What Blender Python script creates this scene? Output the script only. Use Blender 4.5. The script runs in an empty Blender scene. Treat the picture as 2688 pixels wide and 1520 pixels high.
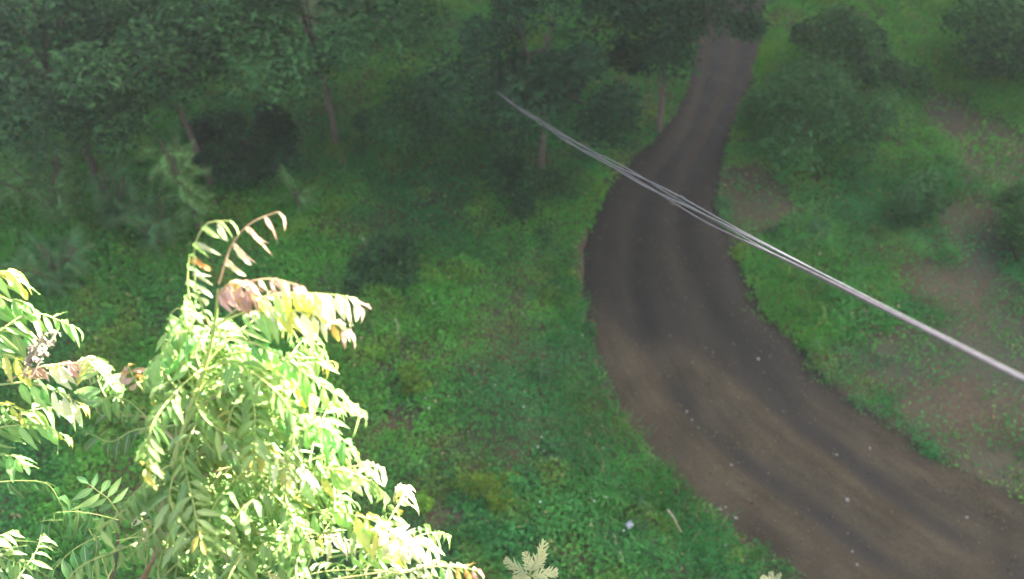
import bpy, math, random
import numpy as np
from mathutils import Vector, Matrix, noise as mnoise

random.seed(7)
rng = np.random.default_rng(11)
R = math.radians
scene = bpy.context.scene
col = scene.collection

# ------------------------------------------------------------------ camera
cam_d = bpy.data.cameras.new('camera')
cam = bpy.data.objects.new('camera', cam_d)
col.objects.link(cam)
cam.location = (0, 0, 11)
cam.rotation_euler = (R(40), 0, 0)             # looking down 50 degrees from a mast
cam_d.sensor_width = 36
cam_d.angle = R(60)
cam_d.clip_start = 0.05
cam_d.clip_end = 2000
cam_d.dof.use_dof = True
cam_d.dof.focus_distance = 4.6
cam_d.dof.aperture_fstop = 1.25
scene.camera = cam

# ------------------------------------------------------------------ sky and sun
SUN_EL = R(32)
SUN_AZ = (0.86, 0.51)                          # horizontal direction towards the sun
world = bpy.data.worlds.new('World')
scene.world = world
world.use_nodes = True
wn = world.node_tree
bg = wn.nodes['Background']
sky = wn.nodes.new('ShaderNodeTexSky')
sky.sky_type = 'NISHITA'
sky.sun_disc = False
sky.sun_elevation = SUN_EL
sky.air_density = 1.0
sky.dust_density = 6.0
sky.ozone_density = 0.4
sky.sun_rotation = math.atan2(SUN_AZ[0], SUN_AZ[1])
wn.links.new(sky.outputs['Color'], bg.inputs['Color'])
bg.inputs['Strength'].default_value = 0.05
sun_d = bpy.data.lights.new('sun', 'SUN')
sun_d.energy = 5.0
sun_d.angle = R(0.53)
sun_d.color = (1.0, 0.95, 0.88)
sun = bpy.data.objects.new('sun', sun_d)
col.objects.link(sun)
sv = Vector((SUN_AZ[0]*math.cos(SUN_EL), SUN_AZ[1]*math.cos(SUN_EL), math.sin(SUN_EL))).normalized()
sun.rotation_euler = (-sv).to_track_quat('-Z', 'Y').to_euler()
sun.location = sv * 90

scene.view_settings.view_transform = 'Standard'
scene.view_settings.look = 'None'
scene.view_settings.gamma = 1.0
scene.view_settings.use_curve_mapping = False
scene.view_settings.exposure = 4.0
scene.render.engine = 'CYCLES'
cy = scene.cycles
cy.use_denoising = True
cy.max_bounces = 8
cy.transparent_max_bounces = 4
cy.volume_bounces = 0
cy.sample_clamp_indirect = 4.0
scene.render.film_transparent = False

# ------------------------------------------------------------------ helpers
def vnoise(x, y, seed=0):
    """value noise on arrays, 0..1"""
    xi = np.floor(x).astype(np.int64); yi = np.floor(y).astype(np.int64)
    xf = x - xi; yf = y - yi
    xf = xf*xf*(3-2*xf); yf = yf*yf*(3-2*yf)
    def h(a, b):
        n = (a*374761393 + b*668265263 + seed*974634777) & 0xffffffff
        n = ((n ^ (n >> 13)) * 1274126177) & 0xffffffff
        return ((n ^ (n >> 16)) & 0xffff) / 65535.0
    return (h(xi, yi)*(1-xf)+h(xi+1, yi)*xf)*(1-yf) + (h(xi, yi+1)*(1-xf)+h(xi+1, yi+1)*xf)*yf

def fbm(x, y, f=1.0, o=4, seed=0):
    s = 0; a = 0.5; t = 0
    for k in range(o):
        s = s + a*vnoise(x*f, y*f, seed+k*17); t += a
        f *= 2.03; a *= 0.5
    return s/t

def sstep(a, b, x):
    t = np.clip((x-a)/(b-a), 0, 1)
    return t*t*(3-2*t)

def tag(o, label=None, cat=None, group=None, kind=None):
    if label: o['label'] = label
    if cat: o['category'] = cat
    if group: o['group'] = group
    if kind: o['kind'] = kind
    return o

def link(name, data, parent=None):
    o = bpy.data.objects.new(name, data)
    col.objects.link(o)
    if parent is not None:
        o.parent = parent
    return o

def empty(name, loc=(0, 0, 0)):
    o = bpy.data.objects.new(name, None)
    o.empty_display_size = 0.2
    o.location = loc
    col.objects.link(o)
    return o

def mesh_np(name, V, F, mat=None, C=None, smooth=True, attrs=None):
    """V (n,3); F (m,k) constant-size faces; C optional per-vertex colour"""
    me = bpy.data.meshes.new(name)
    V = np.asarray(V, np.float32); F = np.asarray(F, np.int32)
    m, k = F.shape
    me.vertices.add(len(V)); me.vertices.foreach_set('co', V.ravel())
    me.loops.add(m*k); me.loops.foreach_set('vertex_index', F.ravel())
    me.polygons.add(m)
    me.polygons.foreach_set('loop_start', np.arange(0, m*k, k, dtype=np.int32))
    me.polygons.foreach_set('loop_total', np.full(m, k, np.int32))
    if C is not None:
        a = me.color_attributes.new('Col', 'FLOAT_COLOR', 'POINT')
        C4 = np.ones((len(V), 4), np.float32); C4[:, :3] = C
        a.data.foreach_set('color', C4.ravel())
    for n, v in (attrs or {}).items():
        a = me.attributes.new(n, 'FLOAT', 'POINT')
        a.data.foreach_set('value', np.asarray(v, np.float32))
    me.update(calc_edges=True)
    if smooth:
        me.polygons.foreach_set('use_smooth', np.ones(m, bool))
    if mat: me.materials.append(mat)
    return me

def tube_arrays(pts, radii, n=7):
    pts = [Vector(p) for p in pts]
    V = []; F = []
    up = Vector((0.31, 0.17, 0.93)).normalized()
    for i, p in enumerate(pts):
        t = (pts[min(i+1, len(pts)-1)] - pts[max(i-1, 0)]).normalized()
        a = t.cross(up)
        if a.length < 1e-3: a = t.cross(Vector((1, 0, 0)))
        a.normalize(); b = t.cross(a)
        for k in range(n):
            w = 2*math.pi*k/n
            V.append(p + (a*math.cos(w) + b*math.sin(w))*radii[i])
    for i in range(len(pts)-1):
        for k in range(n):
            F.append((i*n+k, i*n+(k+1) % n, (i+1)*n+(k+1) % n, (i+1)*n+k))
    return V, F

def tubes(name, chains, mat, n=7):
    """chains: list of (points, radii) -> one mesh"""
    V = []; F = []
    for pts, rad in chains:
        v, f = tube_arrays(pts, rad, n)
        o = len(V)
        V += [tuple(q) for q in v]; F += [tuple(i+o for i in q) for q in f]
    return mesh_np(name, V, F, mat)

def spline(pts, n):
    """Catmull-Rom through pts, n samples evenly spaced"""
    P = [Vector(p) for p in pts]
    P = [P[0]*2-P[1]] + P + [P[-1]*2-P[-2]]
    out = []
    for i in range(1, len(P)-2):
        for k in range(12):
            t = k/12
            a, b, c, d = P[i-1], P[i], P[i+1], P[i+2]
            out.append(0.5*((2*b)+(-a+c)*t+(2*a-5*b+4*c-d)*t*t+(-a+3*b-3*c+d)*t**3))
    out.append(P[-2])
    L = [0]
    for i in range(1, len(out)): L.append(L[-1]+(out[i]-out[i-1]).length)
    res = []; j = 0
    for k in range(n):
        s = L[-1]*k/(n-1)
        while j < len(L)-2 and L[j+1] < s: j += 1
        t = (s-L[j])/max(L[j+1]-L[j], 1e-6)
        res.append(out[j].lerp(out[j+1], min(max(t, 0), 1)))
    return res, L[-1]

# ------------------------------------------------------------------ materials
def new_mat(name):
    m = bpy.data.materials.new(name); m.use_nodes = True
    nt = m.node_tree
    b = nt.nodes['Principled BSDF']
    return m, nt, b

def leaf_mat(name, colr, trans=0.48, rough=0.42, vary=0.25, use_attr=False, tcol=None, spec=0.5):
    m, nt, b = new_mat(name)
    N = nt.nodes; Lk = nt.links
    out = N['Material Output']
    hsv = N.new('ShaderNodeHueSaturation')
    if use_attr:
        at = N.new('ShaderNodeAttribute'); at.attribute_name = 'Col'
        Lk.new(at.outputs['Color'], hsv.inputs['Color'])
        src = hsv.outputs['Color']
    else:
        hsv.inputs['Color'].default_value = (*colr, 1)
        oi = N.new('ShaderNodeObjectInfo')
        mr = N.new('ShaderNodeMapRange')
        mr.inputs['To Min'].default_value = 1-vary; mr.inputs['To Max'].default_value = 1+vary
        Lk.new(oi.outputs['Random'], mr.inputs['Value'])
        Lk.new(mr.outputs['Result'], hsv.inputs['Value'])
        mh = N.new('ShaderNodeMapRange')
        mh.inputs['To Min'].default_value = 0.475; mh.inputs['To Max'].default_value = 0.52
        ml = N.new('ShaderNodeMath'); ml.operation = 'MULTIPLY'; ml.inputs[1].default_value = 7.31
        mf = N.new('ShaderNodeMath'); mf.operation = 'FRACT'
        Lk.new(oi.outputs['Random'], ml.inputs[0]); Lk.new(ml.outputs[0], mf.inputs[0])
        Lk.new(mf.outputs[0], mh.inputs['Value']); Lk.new(mh.outputs['Result'], hsv.inputs['Hue'])
        # blotches and veins
        tc = N.new('ShaderNodeTexCoord')
        nz = N.new('ShaderNodeTexNoise'); nz.inputs['Scale'].default_value = 3.0; nz.inputs['Detail'].default_value = 3
        Lk.new(tc.outputs['Object'], nz.inputs['Vector'])
        mx = N.new('ShaderNodeMix'); mx.data_type = 'RGBA'; mx.blend_type = 'MULTIPLY'
        mx.inputs['Factor'].default_value = 0.55
        rp = N.new('ShaderNodeValToRGB')
        rp.color_ramp.elements[0].position = 0.3; rp.color_ramp.elements[0].color = (0.62, 0.66, 0.55, 1)
        rp.color_ramp.elements[1].position = 0.7; rp.color_ramp.elements[1].color = (1.15, 1.1, 1.05, 1)
        Lk.new(nz.outputs['Fac'], rp.inputs['Fac'])
        Lk.new(hsv.outputs['Color'], mx.inputs['A']); Lk.new(rp.outputs['Color'], mx.inputs['B'])
        rb = N.new('ShaderNodeAttribute'); rb.attribute_name = 'rib'
        mrb = N.new('ShaderNodeMapRange'); mrb.inputs['From Max'].default_value = 0.16; mrb.inputs['To Min'].default_value = 0.5; mrb.inputs['To Max'].default_value = 0.0
        Lk.new(rb.outputs['Fac'], mrb.inputs['Value'])
        mrib = N.new('ShaderNodeMix'); mrib.data_type = 'RGBA'; mrib.inputs['B'].default_value = (0.62, 0.60, 0.32, 1)
        Lk.new(mrb.outputs['Result'], mrib.inputs['Factor']); Lk.new(mx.outputs['Result'], mrib.inputs['A'])
        src = mrib.outputs['Result']
    Lk.new(src, b.inputs['Base Color'])
    b.inputs['Roughness'].default_value = rough
    b.inputs['Specular IOR Level'].default_value = spec
    tr = N.new('ShaderNodeBsdfTranslucent')
    th = N.new('ShaderNodeHueSaturation'); th.inputs['Hue'].default_value = 0.493
    th.inputs['Saturation'].default_value = 1.1; th.inputs['Value'].default_value = 1.25
    Lk.new(src, th.inputs['Color']); Lk.new(th.outputs['Color'], tr.inputs['Color'])
    mix = N.new('ShaderNodeMixShader'); mix.inputs['Fac'].default_value = trans
    Lk.new(b.outputs[0], mix.inputs[1]); Lk.new(tr.outputs[0], mix.inputs[2])
    Lk.new(mix.outputs[0], out.inputs['Surface'])
    return m

def noise_mat(name, c0, c1, scale=6, rough=0.8, bump=0.3, detail=6):
    m, nt, b = new_mat(name)
    N = nt.nodes; Lk = nt.links
    tc = N.new('ShaderNodeTexCoord')
    nz = N.new('ShaderNodeTexNoise'); nz.inputs['Scale'].default_value = scale; nz.inputs['Detail'].default_value = detail
    Lk.new(tc.outputs['Object'], nz.inputs['Vector'])
    rp = N.new('ShaderNodeValToRGB')
    rp.color_ramp.elements[0].position = 0.35; rp.color_ramp.elements[0].color = (*c0, 1)
    rp.color_ramp.elements[1].position = 0.68; rp.color_ramp.elements[1].color = (*c1, 1)
    Lk.new(nz.outputs['Fac'], rp.inputs['Fac']); Lk.new(rp.outputs['Color'], b.inputs['Base Color'])
    b.inputs['Roughness'].default_value = rough
    if bump:
        bp = N.new('ShaderNodeBump'); bp.inputs['Strength'].default_value = bump; bp.inputs['Distance'].default_value = 0.02
        Lk.new(nz.outputs['Fac'], bp.inputs['Height']); Lk.new(bp.outputs['Normal'], b.inputs['Normal'])
    return m

M_green = leaf_mat('leaf_green', (0.17, 0.38, 0.125))
M_lime = leaf_mat('leaf_lime', (0.28, 0.47, 0.17))
M_yellow = leaf_mat('leaf_yellow', (0.54, 0.55, 0.14), trans=0.45)
M_cream = leaf_mat('leaf_cream', (0.60, 0.63, 0.42), trans=0.4, rough=0.35)
M_red = leaf_mat('leaf_bronze', (0.50, 0.33, 0.27), trans=0.35, rough=0.35)
M_orange = leaf_mat('leaf_orange', (0.50, 0.30, 0.10), trans=0.4)
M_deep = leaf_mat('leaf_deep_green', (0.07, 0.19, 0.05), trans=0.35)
M_feather = leaf_mat('leaf_feathery', (0.06, 0.125, 0.04), trans=0.3, rough=0.6)
M_attr = leaf_mat('foliage_tint', (0, 0, 0), trans=0.35, rough=0.7, use_attr=True, spec=0.12)
M_weed = leaf_mat('weed_tint', (0, 0, 0), trans=0.3, rough=0.65, use_attr=True, spec=0.18)
M_rachis = noise_mat('green_stalk', (0.22, 0.30, 0.07), (0.36, 0.38, 0.12), 20, 0.5, 0)
M_rachis_red = noise_mat('red_stalk', (0.36, 0.22, 0.12), (0.42, 0.32, 0.16), 20, 0.5, 0)
M_bark = noise_mat('reddish_bark', (0.20, 0.11, 0.06), (0.32, 0.20, 0.11), 30, 0.75, 0.4)
M_shootbark = noise_mat('young_bark', (0.22, 0.20, 0.08), (0.34, 0.30, 0.13), 25, 0.6, 0.2)
M_bark_dark = noise_mat('dark_bark', (0.05, 0.04, 0.03), (0.12, 0.09, 0.06), 18, 0.85, 0.5)
M_twig = noise_mat('dry_twig', (0.26, 0.20, 0.13), (0.42, 0.36, 0.26), 25, 0.8, 0.2)
M_stone = noise_mat('pale_stone', (0.16, 0.145, 0.125), (0.32, 0.30, 0.27), 30, 0.75, 0.3)
M_petal = noise_mat('white_petal', (0.5, 0.5, 0.46), (0.62, 0.62, 0.58), 20, 0.5, 0)
M_wire = noise_mat('grey_wire', (0.07, 0.072, 0.08), (0.11, 0.108, 0.12), 40, 0.5, 0.1)
M_sleeve = noise_mat('grey_conduit', (0.07, 0.075, 0.08), (0.12, 0.11, 0.13), 9, 0.45, 0.1)
M_foil = noise_mat('crumpled_film', (0.20, 0.24, 0.29), (0.36, 0.40, 0.46), 14, 0.35, 0.2)

# ------------------------------------------------------------------ the track: two edges in plan, near to far
EDGE_L = np.array([(6.9, 1.2), (5.3, 2.8), (3.582, 4.516), (3.29, 4.755), (2.968, 5.171), (2.618, 5.517), (2.24, 5.935), (1.886, 6.354),
    (1.684, 6.823), (1.433, 7.329), (1.275, 7.791), (1.195, 8.528), (1.236, 9.724), (1.489, 10.863), (1.97, 11.838), (2.676, 12.668), (3.187, 13.67), (3.764, 15.526), (4.214, 17.658), (4.3, 21.0), (3.0, 27.0)])
EDGE_R = np.array([(10.2, 2.9), (8.6, 4.2), (6.908, 5.34), (6.495, 5.619), (6.097, 5.994), (5.566, 6.502), (5.173, 6.759), (4.911, 7.103),
    (4.639, 7.554), (4.388, 7.912), (4.163, 8.401), (3.973, 8.991), (3.855, 9.557), (3.672, 10.597), (3.746, 11.738), (4.047, 12.561), (4.56, 14.141), (5.068, 15.526), (5.615, 17.658), (6.0, 21.0), (5.2, 27.0)])

def resample(E, n):
    p, _ = spline([(x, y, 0) for x, y in E], n)
    return np.array([(q.x, q.y) for q in p])

NL = 300
RL = resample(EDGE_L, NL); RR = resample(EDGE_R, NL)
RM = (RL+RR)/2
for _k in range(1):
    RM = np.stack([np.convolve(np.pad(RM[:, c], 6, mode='reflect', reflect_type='odd'), np.ones(13)/13, mode='valid') for c in (0, 1)], 1)
_t = np.gradient(RM, axis=0); _t /= np.linalg.norm(_t, axis=1, keepdims=True)
_n = np.stack([_t[:, 1], -_t[:, 0]], 1)
RW = np.abs(((RR-RL)*_n).sum(1))/2
RW = np.convolve(np.pad(RW, 9, mode='edge'), np.ones(19)/19, mode='valid')
RW = RW*1.07
RR = RM + _n*RW[:, None]; RL = RM - _n*RW[:, None]

def road_u(x, y):
    """signed position across the track: |u| < 1 is on it"""
    x = np.asarray(x, float); y = np.asarray(y, float)
    shp = x.shape; x = x.ravel(); y = y.ravel()
    out = np.full(len(x), 9.0); sidx = np.zeros(len(x))
    m = (x > -2) & (x < 13) & (y > -1) & (y < 30)
    idx = np.where(m)[0]
    for c in range(0, len(idx), 20000):
        k = idx[c:c+20000]
        d = (x[k, None]-RM[None, :, 0])**2 + (y[k, None]-RM[None, :, 1])**2
        j = d.argmin(1)
        ax = RR[j]-RM[j]; L = np.linalg.norm(ax, axis=1)
        u = ((x[k]-RM[j, 0])*ax[:, 0]+(y[k]-RM[j, 1])*ax[:, 1])/(L*L)
        far = d[np.arange(len(k)), j] > (L*2.2+0.6)**2
        u[far] = 9
        out[k] = u; sidx[k] = j/(NL-1)
    return out.reshape(shp), sidx.reshape(shp)

def shade_hill(x, y):  # unseen hillside added and shaped to keep the ground out of the sun
    s = x*SUN_AZ[0] + y*SUN_AZ[1]
    crest = 49.2 + 5*(fbm(x, y, 0.02, 3, 5)-0.5)
    return crest*sstep(22, 72, s)**1.1

def base_h(x, y):
    h = 0.28*(fbm(x, y, 0.22, 3, 2)-0.5) + 0.10*(fbm(x, y, 1.1, 3, 9)-0.5)
    # the far side climbs a little under the trees
    h = h + 0.5*sstep(15, 30, y) + 0.25*sstep(5.5, 9.5, x)*sstep(5, 9, y)
    return h

def ground_h(x, y):
    u, _ = road_u(x, y)
    h = base_h(x, y)
    k = sstep(1.0, 0.8, np.abs(u))
    flat = 0.10*(fbm(x, y, 0.22, 3, 2)-0.5)
    e = sstep(2.3, 1.15, np.abs(u))
    rough = 0.07*(fbm(x, y, 2.4, 3, 19)-0.5)
    h = h*(1-e) + (flat-0.045+rough)*e
    return h*(1-k) + (flat-0.25)*k + shade_hill(x, y)

def track_h(x, y, u, s):
    rut = np.exp(-((u+0.36+0.05*np.sin(s*23))/0.17)**2) + np.exp(-((u-0.34+0.05*np.sin(s*19))/0.17)**2)
    z = 0.10*(fbm(x, y, 0.22, 3, 2)-0.5) - 0.03 - 0.055*rut - 0.05*sstep(0.75, 1.15, np.abs(u))
    z = z + 0.06*(fbm(x, y, 1.6, 4, 31)-0.5) + 0.025*(fbm(x, y, 6.0, 3, 41)-0.5)
    return z

# ------------------------------------------------------------------ ground sheet
def axis(lo, hi, flo, fhi, fine):
    a = list(np.arange(flo, fhi+1e-6, fine))
    st = fine; p = flo
    left = []
    while p > lo:
        st *= 1.25; p -= st; left.append(max(p, lo))
    st = fine; p = fhi
    right = []
    while p < hi:
        st *= 1.25; p += min(st, 6); right.append(min(p, hi))
    return np.array(left[::-1]+a+right)

gx = axis(-220, 220, -13, 13, 0.11); gy = axis(-220, 260, 2, 22, 0.11)
X, Y = np.meshgrid(gx, gy)
Z = ground_h(X, Y)
nx, ny = len(gx), len(gy)
idx = np.arange(nx*ny).reshape(ny, nx)
Fg = np.stack([idx[:-1, :-1], idx[:-1, 1:], idx[1:, 1:], idx[1:, :-1]], -1).reshape(-1, 4)

def soil_material():
    m, nt, b = new_mat('soil_and_moss')
    N = nt.nodes; Lk = nt.links
    tc = N.new('ShaderNodeTexCoord')
    n1 = N.new('ShaderNodeTexNoise'); n1.inputs['Scale'].default_value = 0.7; n1.inputs['Detail'].default_value = 6
    n2 = N.new('ShaderNodeTexNoise'); n2.inputs['Scale'].default_value = 14; n2.inputs['Detail'].default_value = 8
    for n in (n1, n2): Lk.new(tc.outputs['Object'], n.inputs['Vector'])
    r1 = N.new('ShaderNodeValToRGB')
    e = r1.color_ramp.elements
    e[0].position = 0.35; e[0].color = (0.064, 0.041, 0.019, 1)
    e[1].position = 0.62; e[1].color = (0.038, 0.044, 0.020, 1)
    Lk.new(n1.outputs['Fac'], r1.inputs['Fac'])
    r2 = N.new('ShaderNodeValToRGB')
    r2.color_ramp.elements[0].position = 0.3; r2.color_ramp.elements[0].color = (0.55, 0.55, 0.55, 1)
    r2.color_ramp.elements[1].position = 0.72; r2.color_ramp.elements[1].color = (1.3, 1.25, 1.2, 1)
    Lk.new(n2.outputs['Fac'], r2.inputs['Fac'])
    mx = N.new('ShaderNodeMix'); mx.data_type = 'RGBA'; mx.blend_type = 'MULTIPLY'; mx.inputs['Factor'].default_value = 1
    Lk.new(r1.outputs['Color'], mx.inputs['A']); Lk.new(r2.outputs['Color'], mx.inputs['B'])
    Lk.new(mx.outputs['Result'], b.inputs['Base Color'])
    b.inputs['Roughness'].default_value = 0.85
    bp = N.new('ShaderNodeBump'); bp.inputs['Strength'].default_value = 0.7; bp.inputs['Distance'].default_value = 0.03
    Lk.new(n2.outputs['Fac'], bp.inputs['Height']); Lk.new(bp.outputs['Normal'], b.inputs['Normal'])
    return m

M_soil = soil_material()
ground = link('ground', mesh_np('ground', np.stack([X.ravel(), Y.ravel(), Z.ravel()], -1), Fg, M_soil))
tag(ground, 'damp brown soil of the clearing rising to an unseen hillside added for shade', kind='structure')

# ------------------------------------------------------------------ dirt track
def track_material():
    m, nt, b = new_mat('damp_track')
    N = nt.nodes; Lk = nt.links
    tc = N.new('ShaderNodeTexCoord')
    wet_and_shade = N.new('ShaderNodeAttribute'); wet_and_shade.attribute_name = 'wet_and_shade'
    n1 = N.new('ShaderNodeTexNoise'); n1.inputs['Scale'].default_value = 1.3; n1.inputs['Detail'].default_value = 8; n1.inputs['Roughness'].default_value = 0.6
    n2 = N.new('ShaderNodeTexNoise'); n2.inputs['Scale'].default_value = 26; n2.inputs['Detail'].default_value = 6
    for n in (n1, n2): Lk.new(tc.outputs['Object'], n.inputs['Vector'])
    aa = N.new('ShaderNodeAttribute'); aa.attribute_name = 'across'
    al = N.new('ShaderNodeAttribute'); al.attribute_name = 'along'
    cv = N.new('ShaderNodeCombineXYZ'); Lk.new(aa.outputs['Fac'], cv.inputs['X']); Lk.new(al.outputs['Fac'], cv.inputs['Y'])
    vm = N.new('ShaderNodeVectorMath'); vm.operation = 'MULTIPLY'; vm.inputs[1].default_value = (7.0, 16.0, 1.0)
    Lk.new(cv.outputs[0], vm.inputs[0])
    n3 = N.new('ShaderNodeTexNoise'); n3.inputs['Scale'].default_value = 1.0; n3.inputs['Detail'].default_value = 5; n3.inputs['Roughness'].default_value = 0.65
    Lk.new(vm.outputs[0], n3.inputs['Vector'])
    r3 = N.new('ShaderNodeValToRGB')
    r3.color_ramp.elements[0].position = 0.34; r3.color_ramp.elements[0].color = (0.55, 0.56, 0.58, 1)
    r3.color_ramp.elements[1].position = 0.66; r3.color_ramp.elements[1].color = (1.35, 1.3, 1.25, 1)
    Lk.new(n3.outputs['Fac'], r3.inputs['Fac'])
    dry = N.new('ShaderNodeValToRGB')
    dry.color_ramp.elements[0].position = 0.36; dry.color_ramp.elements[0].color = (0.030, 0.0245, 0.0145, 1)
    dry.color_ramp.elements[1].position = 0.66; dry.color_ramp.elements[1].color = (0.052, 0.043, 0.027, 1)
    Lk.new(n1.outputs['Fac'], dry.inputs['Fac'])
    # edge of damp ruts and painted far shade, broken by noise
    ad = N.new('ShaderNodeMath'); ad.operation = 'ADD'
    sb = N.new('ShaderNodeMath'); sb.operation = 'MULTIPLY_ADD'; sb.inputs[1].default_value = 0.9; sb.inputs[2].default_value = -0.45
    Lk.new(n1.outputs['Fac'], sb.inputs[0]); Lk.new(wet_and_shade.outputs['Fac'], ad.inputs[0]); Lk.new(sb.outputs[0], ad.inputs[1])
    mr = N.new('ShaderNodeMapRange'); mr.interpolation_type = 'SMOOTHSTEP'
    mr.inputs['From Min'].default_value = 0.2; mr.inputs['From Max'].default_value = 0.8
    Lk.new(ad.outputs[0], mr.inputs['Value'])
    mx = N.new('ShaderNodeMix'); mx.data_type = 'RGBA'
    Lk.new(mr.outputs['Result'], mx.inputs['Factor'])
    Lk.new(dry.outputs['Color'], mx.inputs['A']); mx.inputs['B'].default_value = (0.0095, 0.0092, 0.0068, 1)  # dark tone for damp ruts and the painted shade of the far stretch
    gr = N.new('ShaderNodeMix'); gr.data_type = 'RGBA'; gr.blend_type = 'MULTIPLY'; gr.inputs['Factor'].default_value = 0.6
    r2 = N.new('ShaderNodeValToRGB')
    r2.color_ramp.elements[0].position = 0.32; r2.color_ramp.elements[0].color = (0.6, 0.6, 0.6, 1)
    r2.color_ramp.elements[1].position = 0.7; r2.color_ramp.elements[1].color = (1.3, 1.3, 1.3, 1)
    Lk.new(n2.outputs['Fac'], r2.inputs['Fac'])
    Lk.new(mx.outputs['Result'], gr.inputs['A']); Lk.new(r2.outputs['Color'], gr.inputs['B'])
    st = N.new('ShaderNodeMix'); st.data_type = 'RGBA'; st.blend_type = 'MULTIPLY'; st.inputs['Factor'].default_value = 0.75
    Lk.new(gr.outputs['Result'], st.inputs['A']); Lk.new(r3.outputs['Color'], st.inputs['B'])
    Lk.new(st.outputs['Result'], b.inputs['Base Color'])
    rr = N.new('ShaderNodeMapRange'); rr.inputs['To Min'].default_value = 0.85; rr.inputs['To Max'].default_value = 0.6
    Lk.new(mr.outputs['Result'], rr.inputs['Value']); Lk.new(rr.outputs['Result'], b.inputs['Roughness'])
    b.inputs['Specular IOR Level'].default_value = 0.22
    bp = N.new('ShaderNodeBump'); bp.inputs['Strength'].default_value = 0.45; bp.inputs['Distance'].default_value = 0.015
    Lk.new(n2.outputs['Fac'], bp.inputs['Height']); Lk.new(bp.outputs['Normal'], b.inputs['Normal'])
    return m

M_track = track_material()
US = np.linspace(-1.12, 1.12, 45)
s = np.linspace(0, 1, NL)
TX = RM[:, None, 0] + (RR-RM)[:, None, 0]*US[None]; TY = RM[:, None, 1] + (RR-RM)[:, None, 1]*US[None]
SS = np.repeat(s[:, None], 45, 1); UU = np.repeat(US[None], NL, 0)
TZ = track_h(TX, TY, UU, SS)
rut = np.exp(-((UU+0.36+0.05*np.sin(SS*23))/0.15)**2) + np.exp(-((UU-0.34+0.05*np.sin(SS*19))/0.15)**2)
wet_and_shade_v = 1.0*sstep(8.8, 11.5, TY) + 0.72*rut*sstep(-0.1, 0.2, fbm(TX, TY, 0.5, 3, 77)-0.35) + 0.75*sstep(7.6, 9.4, TY+0.5*(TX-1.5))  # damp in the ruts; far-stretch terms paint tree shade into the colour
ti = np.arange(NL*45).reshape(NL, 45)
Ft = np.stack([ti[:-1, :-1], ti[:-1, 1:], ti[1:, 1:], ti[1:, :-1]], -1).reshape(-1, 4)
track = link('dirt_track', mesh_np('dirt_track', np.stack([TX.ravel(), TY.ravel(), TZ.ravel()], -1), Ft, M_track, attrs={'wet_and_shade': np.clip(wet_and_shade_v, 0, 1).ravel(), 'across': UU.ravel(), 'along': SS.ravel()}))
tag(track, 'damp grey-brown dirt track with darker wheel ruts curving away', kind='structure')

# ------------------------------------------------------------------ where weeds grow
BARE = [(6.536, 7.728, 1, 0.9), (6.639, 6.664, 0.9, 0.6), (7.583, 8.757, 0.8, 1), (5.572, 5.647, 0.9, 0.45), (4.328, 11.346, 0.55, 0.9), (7.007, 9.23, 0.7, 0.6),
        (7.333, 7.384, 0.8, 0.7), (-1.561, 6.791, 0.25, 0.2), (-0.93, 5.204, 0.28, 0.18), (6.899, 5.877, 0.6, 0.3), (7.899, 10.417, 0.6, 1), (8.759, 12.35, 0.7, 0.9), (8.292, 13.327, 0.5, 0.6), (-3.717, 17.207, 1.3, 0.8)]

def cover(x, y):
    u, _ = road_u(x, y)
    ed = 0.97 + 0.30*(fbm(x, y, 2.6, 4, 61)-0.5)*2
    c = sstep(ed-0.16, ed+0.10, np.abs(u))**1.3
    for bx, by, rx, ry in BARE:
        d = ((x-bx)/rx)**2 + ((y-by)/ry)**2
        d = np.sqrt(d) + 0.9*(fbm(x, y, 1.7, 3, 63)-0.5)
        c = c*(0.20+0.80*sstep(0.75, 1.25, d))
    return c

def tint(x, y, n):
    """the plants' own colours: patches of blue-green, mid green and yellow-green"""
    a = fbm(x, y, 0.55, 3, 101); b = fbm(x, y, 1.9, 2, 103)
    g0 = np.array([0.038, 0.172, 0.044]); g1 = np.array([0.066, 0.240, 0.036]); g2 = np.array([0.135, 0.235, 0.032])
    t = np.clip((a-0.35)/0.3, 0, 1)[:, None]; q = np.clip((b-0.55)/0.25, 0, 1)[:, None]
    C = g0*(1-t)+g1*t
    C = C*(1-0.55*q)+g2*0.55*q
    C = C*(0.72+0.56*rng.random((n, 1)))*(0.7+0.6*fbm(x, y, 3.1, 2, 107))[:, None]
    dry = rng.random(n) < 0.014
    C[dry] = np.array([0.28, 0.24, 0.12])*(0.7+0.6*rng.random((dry.sum(), 1)))
    return C

def leaf_cards(P, D, Nn, L, W, fold=0.25):
    """pointed four-vertex leaves: base, two sides, tip; a fold along the rib"""
    n = len(P)
    D = D/np.linalg.norm(D, axis=1, keepdims=True)
    S = np.cross(D, Nn); S /= np.linalg.norm(S, axis=1, keepdims=True)+1e-9
    U = np.cross(S, D)
    mid = P + D*(L*0.45)[:, None]
    V = np.stack([P, mid+S*(W/2)[:, None]+U*(W*fold)[:, None], P+D*L[:, None]-U*(L*0.12)[:, None], mid-S*(W/2)[:, None]+U*(W*fold)[:, None]], 1)
    i = np.arange(n)*4
    F = np.concatenate([np.stack([i, i+1, i+2], 1), np.stack([i, i+2, i+3], 1)])
    return V.reshape(-1, 3), F

def rand_dirs(n, zmin=-0.2, zmax=0.8):
    a = rng.random(n)*2*np.pi; z = zmin+(zmax-zmin)*rng.random(n)
    r = np.sqrt(np.maximum(1-z*z, 0.05))
    return np.stack([r*np.cos(a), r*np.sin(a), z], 1)

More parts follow.
